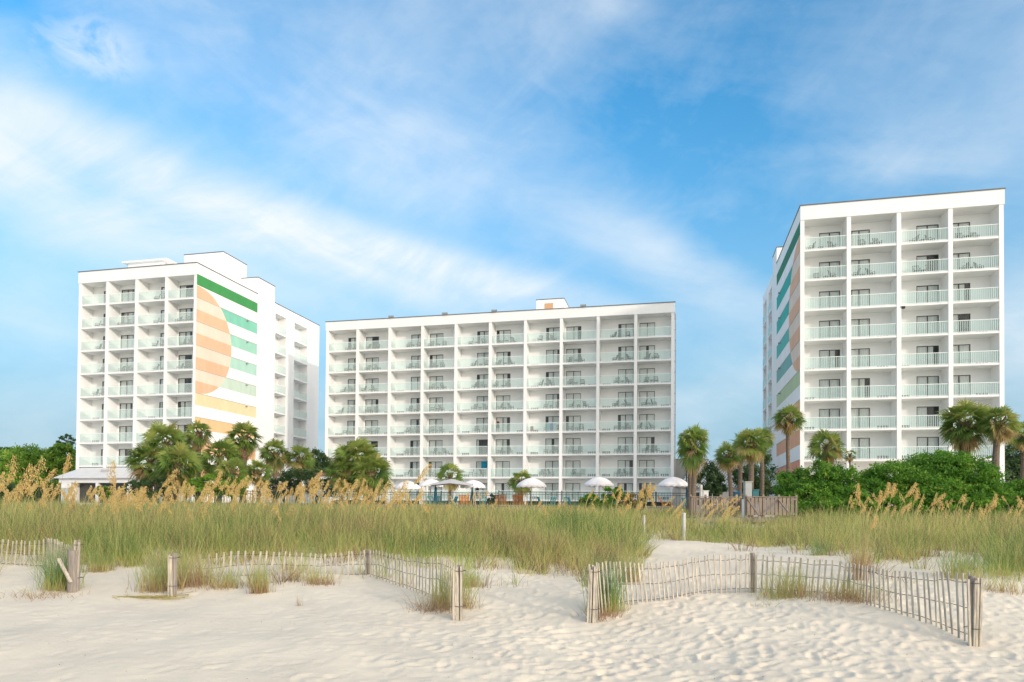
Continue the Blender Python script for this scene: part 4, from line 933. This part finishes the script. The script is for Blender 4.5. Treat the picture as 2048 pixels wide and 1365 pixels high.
# ---- wooden deck with railings and steps
def deck_rail(px0, px1, d, top, bot, label, board_w=.12, gap=.05, posts=()):
    a = at(px0, bot, d); c = at(px1, top, d); root = empty('deck_railing', (a.x, d, a.z), 0, label, 'railing', 'wooden railings at the beach stairs'); L = c.x - a.x; H = c.z - a.z
    b = MB(); x = .02; rr = random.Random(int(px0))
    while x < L - board_w: b.box(x, x + board_w, -.02, .01, .08, H - .08 + rr.uniform(-.01, .01)); x += board_w + gap
    b.build('boards', WOOD, root)
    b = MB(); b.box(0, L, .012, .06, H - .2, H - .1); b.box(0, L, .012, .06, .12, .22); b.box(-.03, L + .03, -.06, .09, H - .06, H - .02); b.build('rails', WOOD, root)
    for x in [0] + list(posts) + [L]: b = MB(); b.box(-.05, .05, .062, .16, -.9, H + .08); b.build('post', WOOD, root, (x, 0, 0))
    return root
DKZ = at(1540, 1036, 36.5).z
deck_rail(1382, 1474, 37.5, 993, 1034, 'wooden railing, left run of the beach deck', .06, .07, (.8, 1.6))
deck_rail(1493, 1594, 36.2, 993, 1034, 'wooden railing of wide boards, right run of the beach deck', .155, .05, (.9, 1.7))
dk = MB(); a0, a1 = at(1380, 1034, 37.5).x, at(1595, 1034, 36.4).x
n = 30
for i in range(n): dk.box(a0, a1, 36.35 + i * .15, 36.35 + i * .15 + .14, DKZ - .06, DKZ)
dk.box(a0, a1, 36.25, 36.34, DKZ - .3, DKZ - .02); dk.box(a1 - .08, a1, 36.35, 40.8, DKZ - .34, DKZ - .065)
for x in np.arange(a0 + .1, a1, 1.3): dk.box(x, x + .12, 36.4, 36.5, DKZ - 1.4, DKZ - .065)
tag(dk.build('wooden_deck', WOOD), 'weathered plank deck behind the dune grass below the right palms', 'deck')
st = empty('beach_stairs', (at(1528, 1040, 36).x, 36.2, DKZ), 0, 'wooden steps from the deck down to the sand path', 'stairs')
for i in range(5): b = MB(); b.box(-.75, .75, -.32 * (i + 1), -.32 * i - .02, -.16 * (i + 1) - .04, -.16 * (i + 1)); b.build('step', WOOD, st)
for x in (-.8, .78):
    b = MB(); b.add([(x, 0, -.02), (x, -1.7, -.88), (x, -1.7, -1.1), (x, 0, -.26), (x + .05, 0, -.02), (x + .05, -1.7, -.88), (x + .05, -1.7, -1.1), (x + .05, 0, -.26)], [(0, 1, 2, 3), (7, 6, 5, 4), (0, 4, 5, 1), (1, 5, 6, 2), (2, 6, 7, 3), (3, 7, 4, 0)]); b.build('stringer', WOOD, st)
    b = MB(); b.box(x - .03, x + .09, -1.75, -1.63, -1.3, .10); b.build('post', WOOD, st)
    b = MB(); b.bar((x + .03, -.0, .95), (x + .03, -1.7, .12), .05); b.build('handrail', WOOD, st)

# ---------------------------------------------------------------- sand fences
def bundle(px, base_py, top_py, d, label, n, tilt=0, seed=0, kind='fence_post', parent=None):
    pass
def sand_fence(pts, label, seed, posts, pitch=.112, lean0=0.0, wires=(.12, .5, .86), jit=.03):
    """pts = [(px, base_py, top_py, d)] polyline, pickets every `pitch` m"""
    rr = random.Random(seed); W3 = []
    for px, by, ty, d in pts:
        b = at(px, by, d); t = at(px, ty, d); W3.append((b.x, b.y, b.z, t.z))
    o = Vector(W3[0][:3]); root = empty('sand_fence', o, 0, label, 'fence', 'wooden sand fences on the beach')
    b = MB(); wire = {q: [] for q in wires}; carry = 0; ph_ = rr.uniform(0, 6)
    tot = 0
    for (x0, y0, z0, t0), (x1, y1, z1, t1) in zip(W3[:-1], W3[1:]):
        L = math.hypot(x1 - x0, y1 - y0); s = carry
        ux, uy = (x1 - x0) / L, (y1 - y0) / L
        while s < L:
            f = s / L; x, y = x0 + (x1 - x0) * f, y0 + (y1 - y0) * f; zt = t0 + (t1 - t0) * f + .04 * math.sin((tot + s) * 2.2 + ph_) + rr.uniform(-jit, jit) * .6
            zb = min(z0 + (z1 - z0) * f, g1(x, y)) - .12
            lean = .05 * math.sin((tot + s) * 1.3 + ph_) + rr.uniform(-jit, jit) + lean0 * max(0, 1 - (tot + s) / 3.6); ly = rr.uniform(-.02, .02) + .05 * math.sin((tot + s) * .9)
            w_ = .0175 * rr.uniform(.8, 1.2); th_ = .006; A = Vector((x, y, zb)) - o; B = Vector((x + ux * lean, y + uy * lean + ly, zt)) - o
            sx, sy = ux * w_, uy * w_; nx_, ny_ = -uy * th_, ux * th_
            vs = []
            for P in (A, B):
                for a_, c_ in ((-1, -1), (1, -1), (1, 1), (-1, 1)): vs.append((P.x + sx * a_ + nx_ * c_, P.y + sy * a_ + ny_ * c_, P.z))
            b.add(vs, [(0, 3, 2, 1), (4, 5, 6, 7), (0, 1, 5, 4), (1, 2, 6, 5), (2, 3, 7, 6), (3, 0, 4, 7)])
            for q in wires: wire[q].append(A.lerp(B, .1 + q * .9) + Vector((nx_ * 2, ny_ * 2, rr.uniform(-.01, .01))))
            s += pitch * rr.uniform(.88, 1.12)
        carry = s - L; tot += L
    b.build('pickets', SLAT, root)
    for q in wires:
        if len(wire[q]) > 1: m = MB(); m.tube(wire[q], [.006] * len(wire[q]), 5); m.build('wire', WIRE, root)
    for px, by, ty, d, r, nbun in posts:
        t = at(px, ty, d); zb = min(at(px, by, d).z, g1(t.x, t.y)) - .3; m = MB()
        m.tube([Vector((t.x, t.y, zb)) - o, Vector((t.x, t.y, t.z - .02)) - o, Vector((t.x, t.y, t.z)) - o], [r, r, r * .85], 10)
        m.build('post', POST, root)
        if nbun:
            m = MB()
            for i in range(nbun):
                dx = (i - nbun / 2) * .042 + rr.uniform(-.01, .01); yy = -r - .02 - rr.uniform(0, .03); ln = rr.uniform(-.05, .05)
                m.add([(v[0], v[1], v[2]) for v in []], [])
                A = Vector((t.x + dx, t.y + yy, zb)) - o; B = Vector((t.x + dx + ln, t.y + yy, t.z - rr.uniform(0, .06))) - o; m.bar(A, B, .022)
            m.build('rolled_pickets', SLAT, root)
            for q in (.25, .9):
                m = MB(); zq = zb + .3 + (t.z - zb - .3) * q; m.tube([Vector((t.x + (r + .05) * math.cos(a), t.y + (r + .07) * math.sin(a), zq)) - o for a in np.linspace(0, 2 * PI, 13)], [.006] * 13, 5); m.build('wire', WIRE, root)
    return root
sand_fence([(1188, 1245, 1132, 12.0), (1241, 1213, 1125, 12.7), (1330, 1203, 1122, 13.2), (1416, 1187, 1116, 13.8), (1505, 1183, 1107, 14.2), (1560, 1185, 1108, 13.9), (1625, 1188, 1118, 13.6), (1690, 1192, 1130, 13.2), (1745, 1213, 1134, 12.3), (1850, 1245, 1142, 11.3), (1945, 1290, 1152, 10.35)],
           'long curving slat fence on the right, bowing up to its middle post', 1, [(1187, 1246, 1132, 12.0, .055, 5), (1505, 1184, 1106, 14.25, .055, 0), (1944, 1291, 1152, 10.35, .05, 4)], lean0=-.22)
sand_fence([(405, 1165, 1108, 15.2), (500, 1152, 1106, 15.4), (620, 1152, 1104, 15.5), (738, 1150, 1104, 15.5), (820, 1178, 1110, 14.2), (880, 1206, 1118, 13.2), (918, 1238, 1133, 12.1)],
           'middle slat fence half buried, running down to a thick end post', 2, [(738, 1152, 1101, 15.6, .06, 0), (920, 1239, 1131, 12.0, .05, 4), (349, 1193, 1107, 13.8, .055, 2)], pitch=.135)
sand_fence([(-60, 1132, 1080, 16.8), (30, 1130, 1079, 16.5), (90, 1136, 1079, 16.2), (130, 1165, 1084, 14.8), (150, 1182, 1090, 14.1)],
           'short slat fence at the far left, ending at a leaning board', 3, [(146, 1183, 1101, 14.0, .09, 0), (158, 1180, 1080, 14.1, .03, 2)], pitch=.145)
a, b = at(117, 1118, 13.9), at(142, 1165, 13.8); m = MB(); m.bar(a, b, .045, .02); tag(m.build('loose_board', SLAT), 'loose slanting board leaning on the far left fence post', 'board')

# ---------------------------------------------------------------- grass
def tuft(px, py, d, n, hgt, spread, label, seed, tone0=.4, tsd=.2, lean=.35, foot=.45):
    rng = np.random.default_rng(seed); p = at(px, py, d); bz = g1(p.x, p.y); root = empty('grass_tuft', (p.x, p.y, bz), 0, label, 'grass tuft', 'grass tufts growing by the sand fences')
    n = int(n * 1.5); hgt *= 1.15
    B = np.stack([rng.normal(0, spread * .4, n), rng.normal(0, spread * .25, n), np.full(n, -.03)], 1)
    V, Q, T = blades(B, hgt * rng.uniform(.45, 1.1, n), rng.uniform(0, 2 * PI, n), lean * rng.uniform(.1, 1.2, n), rng.uniform(.006, .013, n), rng, np.clip(rng.normal(tone0, tsd, n), 0, 1), 4)
    zr_ = np.clip(V[:, 2] / hgt, 0, 1); T = np.clip(T + foot * (1 - zr_ * 2.2).clip(0, 1), 0, 1)
    link('blades', np_mesh('blades', V, Q, TUFT, T), root)
    return root
for i, (px, py, d, n, hg, sp_, lb, t0, ln) in enumerate([
        (1212, 1210, 12.5, 300, .95, .32, 'blue-green grass tuft at the left post of the right fence', .15, .30),
        (1208, 1228, 12.2, 120, .35, .40, 'low straw growth at the foot of the right fence left post', .8, .8),
        (1575, 1190, 13.5, 170, .65, .6, 'dark stemmed tuft right of the middle post of the right fence', .55, .30),
        (1560, 1198, 13.2, 60, .35, .5, 'bright green sprigs in front of the right fence middle part', .25, .7),
        (1705, 1200, 12.9, 260, .50, .8, 'bushy brown-green tuft at the bend of the right fence', .6, .8),
        (1720, 1165, 15.0, 90, 1.25, .25, 'tall golden grass stalks behind the right fence bend', .72, .22),
        (905, 1200, 12.9, 260, .72, .45, 'tall grass tuft left of the middle fence end post', .5, .35),
        (870, 1215, 12.6, 110, .45, .5, 'spreading dry grass left of the middle fence end', .75, 1.0),
        (940, 1165, 14.5, 110, .45, .3, 'pale green tuft right of the middle fence end post', .45, .4),
        (320, 1183, 14.2, 260, .80, .55, 'tall grass tuft left of the lone post', .5, .28),
        (385, 1170, 14.6, 260, .75, .6, 'brown-stemmed grass tuft right of the lone post', .72, .35),
        (452, 1172, 14.4, 130, .48, .5, 'thin grass tuft in front of the middle fence left end', .5, .45),
        (520, 1185, 13.9, 150, .62, .22, 'upright orange-footed tuft before the middle fence', .6, .30),
        (640, 1165, 14.6, 120, .38, .4, 'small straw tuft before the middle fence', .65, .5),
        (596, 1212, 12.9, 8, .22, .1, 'two thin dry stems alone in the sand', .9, .2),
        (120, 1150, 14.2, 330, .85, .42, 'leafy green tuft smothering the far left fence post', .25, .4),
        (85, 1180, 13.6, 80, .28, .9, 'sprawling runner grass left of the far left post', .75, 1.0),
        (200, 1128, 15.8, 160, .55, .4, 'green tuft between far left post and lone post', .45, .35),
        (1925, 1152, 15.2, 200, .75, .7, 'green tuft behind the right fence end post', .35, .4),
        (2000, 1185, 13.9, 110, .45, .6, 'yellow-green tuft at the right edge beyond the fence', .55, .45),
        (1640, 1100, 19.5, 120, .55, .4, 'bluish tuft on the sand behind the right fence', .2, .35),
        (1255, 1150, 15.5, 160, .8, .4, 'grass clump behind the left part of the right fence', .6, .3),
        (1525, 1205, 12.6, 12, .22, .3, 'few green sprigs in the sand below the right fence', .3, .8)]):
    tuft(px, py, d, n, hg, sp_, lb, 200 + i, t0, .15, ln)
def debris():
    rng = np.random.default_rng(91); n = 70; p = at(275, 1195, 13.6)
    x = p.x + rng.uniform(-.55, .45, n); y = p.y + rng.normal(0, .06, n); B = np.stack([x, y, ground(x, y) + .015], 1)
    V, Q, T = blades(B - np.array([p.x, p.y, p.z]), rng.uniform(.1, .3, n), rng.normal(0, .25, n), np.full(n, 2.4), rng.uniform(.006, .012, n), rng, rng.uniform(.6, .95, n), 2, 0.0)
    V[:, 2] = ground(V[:, 0] + p.x, V[:, 1] + p.y) - p.z + .012 + rng.uniform(0, .02, len(V))
    tag(link('dry_stems', np_mesh('dry_stems', V, Q, TUFT, T), None, p), 'flat heap of dry reed stems on the sand left of the lone post', 'dry stems', kind='stuff')
debris()
def litter():
    rng = np.random.default_rng(8); n = 260; d = rng.uniform(8, 16, n); px = rng.uniform(0, 2048, n); x = (px - 1024) / F * d; z = ground(x, d)
    V, Q, T = leafcloud(np.stack([x, d, z + .012], 1), .011, rng.uniform(.3, 1, n), rng, .8)
    tag(link('beach_litter', np_mesh('beach_litter', V, Q, DRYL, T)), 'tiny scraps of shell and straw scattered over the sand', 'beach litter', kind='stuff')
litter()
# front edge of the dune grass in metres, by direction
EPX = np.array([-900, 0, 150, 250, 400, 600, 740, 900, 1000, 1180, 1275, 1286, 1400, 1530, 1556, 1562, 1592, 1600, 1700, 1840, 1860, 1930, 1985, 2000, 3000])
EDD = np.array([17.5, 17.2, 16.6, 15.6, 16.6, 17.0, 17.0, 16.2, 16.8, 16.6, 17.2, 24.6, 24.5, 22.0, 22.5, 23.5, 23.5, 22.5, 17.4, 17.6, 20.0, 19.4, 17.5, 14.9, 14.5])
def field():
    rng = np.random.default_rng(17); N = 330000
    d = 14.5 * (52 / 14.5) ** (rng.random(N) ** 1.35); px = rng.uniform(-260, 2320, N); x = (px - 1024) / F * d; y = d
    nzp = np.array([mnoise.noise(Vector((a * .6, b * .6, 9.1))) for a, b in zip(x, y)]); e = np.interp(px + nzp * 70, EPX, EDD); nz = np.array([mnoise.noise(Vector((a * .9, b * .9, 4.4))) for a, b in zip(x, y)]); nz2 = np.array([mnoise.noise(Vector((a * .28, b * .22, 7.7))) for a, b in zip(x, y)])
    edge = d - e - nz * 1.1; nz3a = np.array([mnoise.noise(Vector((a * 1.4, b * 1.4, 2.9))) for a, b in zip(x, y)])
    spill = (edge > -2.8) & (nz3a > .24) & (rng.random(N) < .55)
    ok = ((edge > 0) | spill) & (rng.random(N) < np.clip(.45 + np.abs(edge) * .35, 0, 1)) & ~((px > 1370) & (px < 1610) & (d > 34.3) & (d < 42)) & (rng.random(N) < np.clip(.62 + nz * 1.6, .15, 1))
    ok &= ~((px > 1480) & (px < 1560) & (d > 33))
    d, px, x, y, nz, nz2, edge = [q[ok] for q in (d, px, x, y, nz, nz2, edge)]; n = len(d); print('blades', n)
    H = rng.uniform(.45, .95, n) * (1 + .5 * nz) * np.clip(.65 + edge * .12, .5, 1); H *= np.interp(px, [0, 700, 1250, 1300, 1550, 1600, 2048], [1.22, 1.12, 1.08, .75, .72, .98, .98])
    H *= np.interp(d, [20, 34, 52], [1, .95, .85])
    z = ground(x, y)
    nz3 = np.array([mnoise.noise(Vector((a * 2.6, b * 2.6, 1.7))) for a, b in zip(x, y)])
    tone = np.clip(.36 + nz2 * .6 + nz * .45 + nz3 * .7 + rng.normal(0, .2, n) + (rng.random(n) < .07) * .35, 0, 1)
    near = np.clip(1 - edge / 2.5, 0, 1); tone = np.clip(tone + near * .10, 0, 1)
    az = rng.uniform(0, 2 * PI, n); lean = np.abs(rng.normal(.30, .18, n)); stalk = rng.random(n) < .05; H = np.where(stalk, H * 1.3, H); tone = np.where(stalk, .55 + .2 * rng.random(n), tone)
    # most blades belong to tussocks: gathered to a centre, leaning out of it, one tone and height per tussock
    nc = 7500; pick = rng.choice(n, nc, replace=False); cx, cy = x[pick], y[pick]; chh = rng.uniform(.7, 1.35, nc); ct = np.clip(tone[pick] + rng.normal(0, .20, nc), 0, 1)
    m_ = rng.random(n) < .72; ci = rng.integers(0, nc, n); rad = (.05 + .012 * cy[ci]) * .75; ox, oy = rng.normal(0, 1, n) * rad * .6, rng.normal(0, 1, n) * rad * .6
    x = np.where(m_, cx[ci] + ox, x); y = np.where(m_, cy[ci] + oy, y); az = np.where(m_, np.arctan2(oy, ox) + rng.normal(0, .5, n), az)
    H = np.where(m_, (H * .5 + H[pick][ci] * .5) * chh[ci], H * .8); tone = np.where(m_, np.clip(ct[ci] + rng.normal(0, .14, n), 0, 1), tone); lean = np.where(m_, lean * 1.15, lean)
    # loose tussocks spilling out of the front edge onto the sand
    z = ground(x, y); d = y
    V, Q, T = blades(np.stack([x, y, z - .03], 1), H, az, np.where(stalk, .1, lean), rng.uniform(.0034, .0078, n) * np.clip(d / 8.5, 1, 5), rng, tone, 3, .6)
    zg = np.repeat(z, 8); hg = np.clip((V[:, 2] - zg) / .35, 0, 1); T = np.clip(T + (1 - hg) * .40, 0, 1)
    tag(link('dune_grass', np_mesh('dune_grass', V, Q, GRASS, T)), 'dense green and straw dune grass between the beach and the hotels', 'grass', kind='stuff')
field()
def oats(specs, rng, toneb=.5):
    """specs rows: x,y,z base, height, lean dir, lean, head length"""
    parts, heads = [], []
    for x, y, z, H, az, ln, hl, ns in specs:
        t = np.linspace(0, 1, 7); out = H * ln * (t ** 2.3); zz = H * (t - .18 * ln * t ** 3); P = np.stack([x + math.cos(az) * out, y + math.sin(az) * out, z + zz], 1)
        w_ = .0045 * max(1, y / 12) * (1 - .5 * t); L = P.copy(); R = P.copy(); L[:, 0] -= w_; R[:, 0] += w_
        V = np.stack([L, R], 1).reshape(-1, 3); Q = np.array([[2 * i, 2 * i + 1, 2 * i + 3, 2 * i + 2] for i in range(6)]); parts.append((V, Q, np.full(14, .72)))
        q = rng.random(ns) ** .85; s = 1 - hl / H * q; out = H * ln * s ** 2.3; zz = H * (s - .18 * ln * s ** 3)
        spread = hl * .11 * np.sin(np.clip(q * .95 + .08, 0, 1) * PI) + .012
        C = np.stack([x + math.cos(az) * out + np.abs(rng.normal(0, 1, ns)) * spread * math.cos(az) + rng.normal(0, .35, ns) * spread, y + math.sin(az) * out + rng.normal(0, .6, ns) * spread, z + zz - np.abs(rng.normal(0, 1, ns)) * spread * .9], 1)
        sz = .0135 * max(1, y / 15) * (hl / .4) ** .5; a = np.stack([rng.normal(.25 * math.cos(az), .3, ns), rng.normal(0, .3, ns), -np.abs(rng.normal(1, .3, ns))], 1); a /= np.linalg.norm(a, axis=1)[:, None]
        b_ = np.cross(a, np.stack([rng.normal(0, .5, ns), np.ones(ns), rng.normal(0, .3, ns)], 1)); b_ /= np.linalg.norm(b_, axis=1)[:, None]
        s_ = sz * rng.uniform(.7, 1.3, ns)[:, None]; V = np.stack([C - a * s_, C + b_ * s_ * .38, C + a * s_, C - b_ * s_ * .38], 1).reshape(-1, 3)
        heads.append((V, np.arange(4 * ns).reshape(ns, 4), np.repeat(np.clip(rng.normal(toneb, .22, ns), 0, 1), 4)))
    return merge(parts), merge(heads)
def oat_field():
    rng = np.random.default_rng(33); sp_ = []
    def top_spec(px, py, d, hl, az=None, ln=None, ns=70):
        p = at(px, py, d); z = g1(p.x, p.y); H = max(.7, p.z - z); ln_ = rng.uniform(.12, .30) if ln is None else ln; a = rng.choice([0.0, 0.0, .4, PI]) if az is None else az
        return (p.x - math.cos(a) * H * ln_, d, z - .02, H * 1.06, a, ln_, hl, ns)
    for _ in range(240):                                     # left field
        px = rng.uniform(-60, 860); d = rng.uniform(20, 33)
        top = np.interp(px, [-60, 60, 180, 330, 420, 520, 640, 720, 860], [945, 955, 968, 960, 960, 955, 955, 950, 965]) + abs(rng.normal(0, 17)) + rng.uniform(-8, 20); sp_.append(top_spec(px, top, d, rng.uniform(.35, .6), ns=130))
    for _ in range(40): px = rng.uniform(760, 1300); sp_.append(top_spec(px, rng.uniform(978, 1025), rng.uniform(24, 40), rng.uniform(.25, .4)))
    for _ in range(16): px = rng.uniform(1235, 1310); sp_.append(top_spec(px, rng.uniform(965, 1010), rng.uniform(38, 43), rng.uniform(.4, .7), ns=120))
    for _ in range(26): px = rng.uniform(1340, 1480); sp_.append(top_spec(px, rng.uniform(985, 1030), rng.uniform(27, 34), rng.uniform(.3, .5), az=0.0, ln=.4))
    for _ in range(60): px = rng.uniform(1700, 2110); sp_.append(top_spec(px, rng.uniform(985, 1022) , rng.uniform(24, 34), rng.uniform(.3, .45)))
    (V, Q, T), (V2, Q2, T2) = oats(sp_, rng)
    o = link('sea_oats', np_mesh('sea_oats', V, Q, TUFT, T)); tag(o, 'golden sea oat stalks rising from the dune grass', 'sea oats', kind='stuff')
    s = link('seed_heads', np_mesh('seed_heads', V2, Q2, OAT, T2), o); s['kind'] = 'stuff'
    for i, (px, py, d, hl, az, ln, lb) in enumerate([
            (25, 916, 19, .85, 0.0, .10, 'tall pale seed head, first from the left edge'), (57, 928, 19.2, .85, 0.0, .22, 'leaning golden seed head left of the large plume'), (82, 912, 18.8, 1.0, 0.0, .30, 'largest leaning golden plume near the left edge'),
            (106, 934, 19.6, .6, 0.0, .35, 'smaller plume bowing right beside the largest one'), (136, 912, 20, .6, 0.0, .12, 'single plume in front of the left hotel corner tree'), (228, 928, 19.5, .75, PI, .04, 'bushy upright plume before the left hotel bays'),
            (4, 945, 18.5, .6, 0.0, .2, 'plume cut by the left edge'), (350, 935, 20, .6, 0.0, .35, 'dark thin plume leaning right over the palm clump'), (438, 945, 21, .55, 0.0, .2, 'plume in front of the mural palms, left one'),
            (492, 950, 21, .5, 0.0, .3, 'plume in front of the mural palms, right one'), (640, 938, 22, .6, 0.0, .35, 'arching plume before the covered walkway'), (855, 925, 22, .75, 0.0, .32, 'pale plume leaning before the third bay of the centre hotel'),
            (1718, 972, 20.5, .5, PI, .03, 'upright plume at the left of the right-hand group'), (1775, 968, 20.8, .5, 0.0, .12, 'upright plume before the large shrub'), (1787, 970, 21, .45, 0.0, .10, 'plume just right of the upright one before the large shrub'),
            (1760, 985, 20, .4, 0.0, .08, 'short plume between the upright ones'), (1828, 964, 20.8, .5, 0.0, .30, 'plume bowing right before the large shrub'), (1833, 980, 21, .4, 0.0, .1, 'short thin plume under the bowing one'),
            (1885, 982, 21, .45, 0.0, .45, 'drooping plume before the right part of the large shrub'), (1990, 990, 21, .4, 0.0, .15, 'plume near the right edge'), (1750, 1030, 15.5, .35, 0.0, .15, 'tall bare stalk rising behind the right fence bend')]):
        (V, Q, T), (V2, Q2, T2) = oats([top_spec(px, py, d, hl, az, ln, 330)], rng)
        c = V[0].copy(); root = empty('sea_oat_plant', tuple(c), 0, lb, 'sea oats', 'tall sea oats standing out of the dune')
        link('stalk', np_mesh('stalk', V - c, Q, TUFT, T), root); link('seed_head', np_mesh('seed_head', V2 - c, Q2, OAT, T2), root)
oat_field()
scene.cycles.transparent_max_bounces = 12
